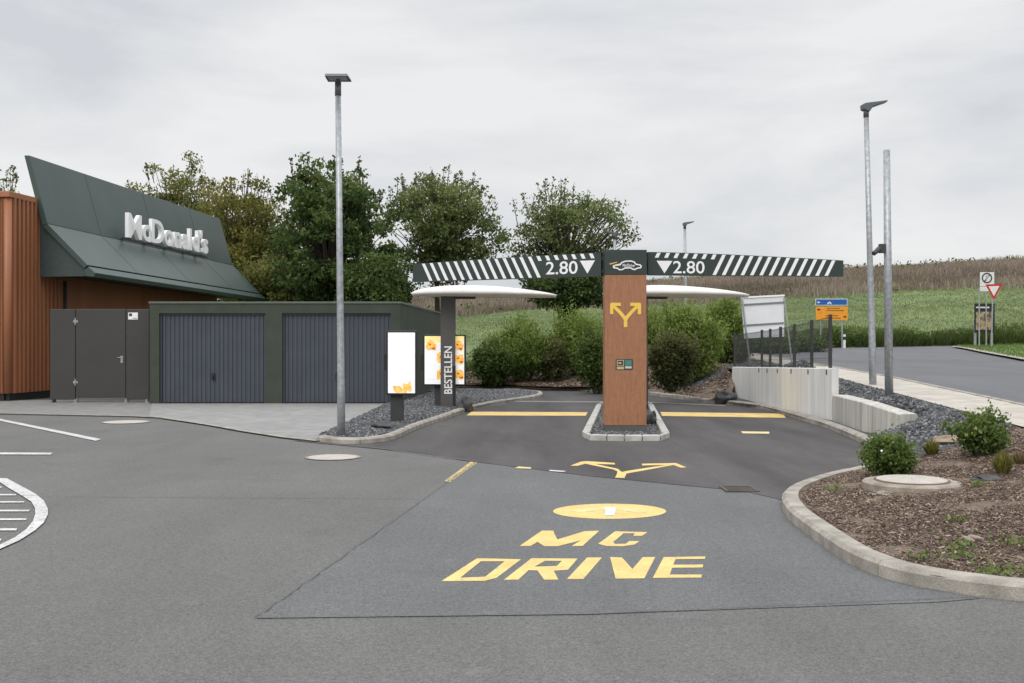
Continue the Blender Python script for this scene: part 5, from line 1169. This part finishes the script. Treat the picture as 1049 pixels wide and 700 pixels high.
# plants in the mulch
def plant(px, py, pt, hw, m, seed, label, **k):
    b = onland(px, py, .35); b.z = Hh(b.x, b.y); shrub('rose_bush', label, b, HC+(350-pt)/F*b.y, hw/F*b.y, m, seed, group='plants in the mulch bed', cat='plant', fill=.05, wild=.9, **k)
PG = leafmat('rose_leaf', (.05, .08, .02), (.14, .21, .05), (.30, .36, .12))
plant(911, 488, 434, 28, PG, 71, 'leafy green rose bush with a pale blossom at the kerb corner before the low wall', n=7000, stems=34, leaf=.04, aspect=.6, up=.1)
plant(1003, 468, 410, 25, PG, 72, 'leafy green bush by the sidewalk, behind the yellowish grass tuft', n=5200, stems=26, leaf=.046, aspect=.6, up=.1)
def tuft(px, py, pt, hw, m, seed, label, n=260):
    rg = np.random.default_rng(seed); b = onland(px, py, .35); b.z = Hh(b.x, b.y); H = (py-pt)/F*b.y; W_ = hw/F*b.y; a = rg.random(n)*2*np.pi; r = rg.random(n)**.6
    t = np.stack([b.x+np.cos(a)*r*W_, b.y+np.sin(a)*r*W_, b.z+H*(1-.5*r*r)*(.7+.35*rg.random(n))], 1); f = np.stack([b.x+np.cos(a)*r*W_*.25, b.y+np.sin(a)*r*W_*.25, np.full(n, b.z-.01)], 1); m1 = f*.45+t*.55; m1[:, 2] += H*.12
    s = np.stack([-np.sin(a), np.cos(a), np.zeros(n)], 1)*.006; V = np.concatenate([np.stack([f-s, f+s, m1+s, m1-s], 1), np.stack([m1-s, m1+s, t+s*.2, t-s*.2], 1)]); tn = np.clip(.5+rg.normal(size=n)*.25, 0, 1)
    o = quads('grass_tuft', V, m, None, np.concatenate([tn, tn]), loc=(b.x, b.y, b.z)); return tag(o, label, 'plant', 'plants in the mulch bed')
TG = leafmat('tuft_yellow', (.08, .075, .02), (.20, .20, .045), (.36, .33, .10))
tuft(1027, 486, 461, 15, TG, 81, 'spiky yellow-green grass tuft in the mulch before the leafy bush', 420)
tuft(954, 467, 449, 12, TG, 82, 'smaller yellowish tuft beside the pinkish boulder', 320)
tuft(1044, 476, 462, 10, leafmat('tuft_dry', (.10, .07, .03), (.24, .17, .09), (.4, .3, .17)), 83, 'dry straw-coloured tuft at the edge near the spiky one', 200)
# blossoms on the rose bush
mb = MB(); b = onland(911, 488, .35)
for px, py in ((903, 462),):
    q = P(px, py, b.y-.3); mb.blob(q, (.014, .014, .012), 3, 1)
rb = [o for o in bpy.data.objects if o.name == 'rose_bush'][0]; obj('blossom', mb, M_WHITE, rb)

# ------------------------------------------------------------------ grasses and weeds (uncountable)
def blades(name, pts, h, wd, m, tint, lean=.35):
    n = len(pts); a = RNG.random(n)*2*np.pi; s = np.stack([np.cos(a), np.sin(a), np.zeros(n)], 1)*(wd*(.6+.8*RNG.random(n)))[:, None]; hh = h*(.5+.7*RNG.random(n)); ln = RNG.normal(size=(n, 2))*lean*hh[:, None]
    t = pts+np.stack([ln[:, 0], ln[:, 1], hh], 1); V = np.stack([pts-s*.5, pts+s*.5, t+s*.12, t-s*.12], 1); return tag(quads(name, V, m, None, tint), kind='stuff')
WG = leafmat('weed_green', (.03, .045, .012), (.085, .12, .03), (.19, .22, .07)); WB_ = leafmat('weed_brown', (.095, .080, .056), (.215, .175, .13), (.37, .315, .25), trans=.3)
# roadside weeds
n = 26000; t = RNG.random(n); fx = np.array(fe)[:, 0]; fy = np.array(fe)[:, 1]; xx = 6+t*40; yy = np.interp(xx, fx, fy)+.3+RNG.random(n)**1.3*4.5
keep = np.array([noise.noise(Vector((x*.35, y*.35, 2))) for x, y in zip(xx, yy)]) > -.28; xx, yy = xx[keep], yy[keep]
pz = np.where(yy > 66, farH(xx, yy), Hs(np.stack([xx, yy], 1))); vv = np.array([noise.noise(Vector((x*.22, y*.3, 9))) for x, y in zip(xx, yy)])
blades('roadside_weeds', np.stack([xx, yy, pz], 1), .72+.7*np.clip(vv, -.6, 1), .05, WG, np.clip(.30+vv*.4+RNG.normal(size=len(xx))*.15, 0, 1))
cl = RNG.random((26000, 2)); xx = 6+cl[:, 0]*40; yy = np.interp(xx, fx, fy)+.4+cl[:, 1]*3.2; vv = np.array([noise.noise(Vector((x*.3, y*.3, 5))) for x, y in zip(xx, yy)]); k = vv > -.1; xx, yy, vv = xx[k], yy[k], vv[k]
pz = Hs(np.stack([xx, yy], 1)); cz = RNG.random(len(xx)); pts = np.stack([xx, yy, pz+.1+cz*(.8+.8*vv)], 1)
tag(quads('roadside_weeds', leaves(pts, 0, .20, aspect=.5), SD, None, np.clip(.3+.4*cz+RNG.normal(size=len(xx))*.15, 0, 1)), kind='stuff')
# weeds between shrub bank and field
n = 16000; xx = -9+RNG.random(n)*15; yy = 41+RNG.random(n)**1.4*7; k = ~((xx > 5.5) & (yy > 44)); xx, yy = xx[k], yy[k]
blades('meadow_grass', np.stack([xx, yy, Hs(np.stack([xx, yy], 1))], 1), .45, .03, WG, np.clip(.5+RNG.normal(size=len(xx))*.2, 0, 1))
# field grass: low clumps so that the slope is not a flat wash
n = 140000; yy = 56+RNG.random(n)**.8*64; xx = (RNG.random(n)-.42)*yy*1.6
k = ~((xx > 5) & (yy < np.interp(xx, fx, fy)+2)); xx, yy = xx[k], yy[k]; pz = np.where(yy > 66, farH(xx, yy), Hs(np.stack([xx, yy], 1)))
vv = np.array([noise.noise(Vector((x*.06, y*.09, 4)))+.5*noise.noise(Vector((x*.4, y*.2, 1))) for x, y in zip(xx, yy)])
blades('field_grass', np.stack([xx, yy, pz-.02], 1), .15+.07*vv, .07, leafmat('field_blade', (.07, .10, .034), (.15, .198, .07), (.28, .30, .14)), np.clip(.5+.5*vv+RNG.normal(size=len(xx))*.14, 0, 1), lean=.6)
# dry stand on the hill
n = 170000; yy = 112+RNG.random(n)*44; xx = (RNG.random(n)-.5)*yy*1.7; edge = 118+np.array([noise.noise(Vector((x*.08, 0, 0)))*3 for x in xx])+RNG.normal(size=n)*1.6; k = yy > edge; xx, yy = xx[k], yy[k]; vv = np.array([noise.noise(Vector((x*.09, y*.09, 7))) for x, y in zip(xx, yy)])
blades('dry_weeds', np.stack([xx, yy, farH(xx, yy)-.05], 1), 0.75+.6*vv, .10, WB_, np.clip(.50+.6*vv+.15*(yy-120)/30+RNG.normal(size=len(xx))*.2, 0, 1), lean=.25)
n = 9000; yy = 117+RNG.random(n)*30; xx = (RNG.random(n)-.5)*yy*1.15; vv = np.array([noise.noise(Vector((x*.05, y*.05, 17))) for x, y in zip(xx, yy)]); k = vv > .12; xx, yy = xx[k], yy[k]
pts = np.stack([xx, yy, farH(xx, yy)+RNG.random(len(xx))*1.1], 1); tag(quads('dry_weeds', leaves(pts, 0, .5, aspect=.5), LM, None, RNG.random(len(xx))*.8), kind='stuff')
# verge lawn blades and sprouts in the mulch
vx = RNG.random((26000, 2))*np.array([24, 40])+np.array([15, 28]); vx = vx[inpoly(vx, cor+[(45, 2)])]
blades('verge_grass', np.stack([vx[:, 0], vx[:, 1], Hs(vx)+.05], 1), .14, .03, leafmat('lawn_blade', (.06, .10, .02), (.13, .20, .045), (.22, .27, .08)), np.clip(.5+RNG.normal(size=len(vx))*.2, 0, 1))
pts = []
for px, py, n, s in ((945, 575, 30, .1), (988, 572, 50, .14), (985, 562, 30, .1), (1030, 590, 80, .2), (1040, 600, 50, .2), (858, 503, 30, .1), (980, 536, 25, .08), (1045, 560, 40, .12), (1003, 500, 30, .1)):
    p = onland(px, py, .25); q = RNG.normal(size=(n, 2))*s*.6+np.array([p.x, p.y]); q = q[inpoly(q, mulch_poly)&~nearK(q)]; n = len(q); pts.append(np.stack([q[:, 0], q[:, 1], Hs(q)+.02+RNG.random(n)*.035], 1))
pts = np.concatenate(pts); tag(quads('mulch_weeds', leaves(pts, 0, .045, aspect=.5), PG, None, np.clip(RNG.normal(size=len(pts))*.2+.55, 0, 1)), kind='stuff')
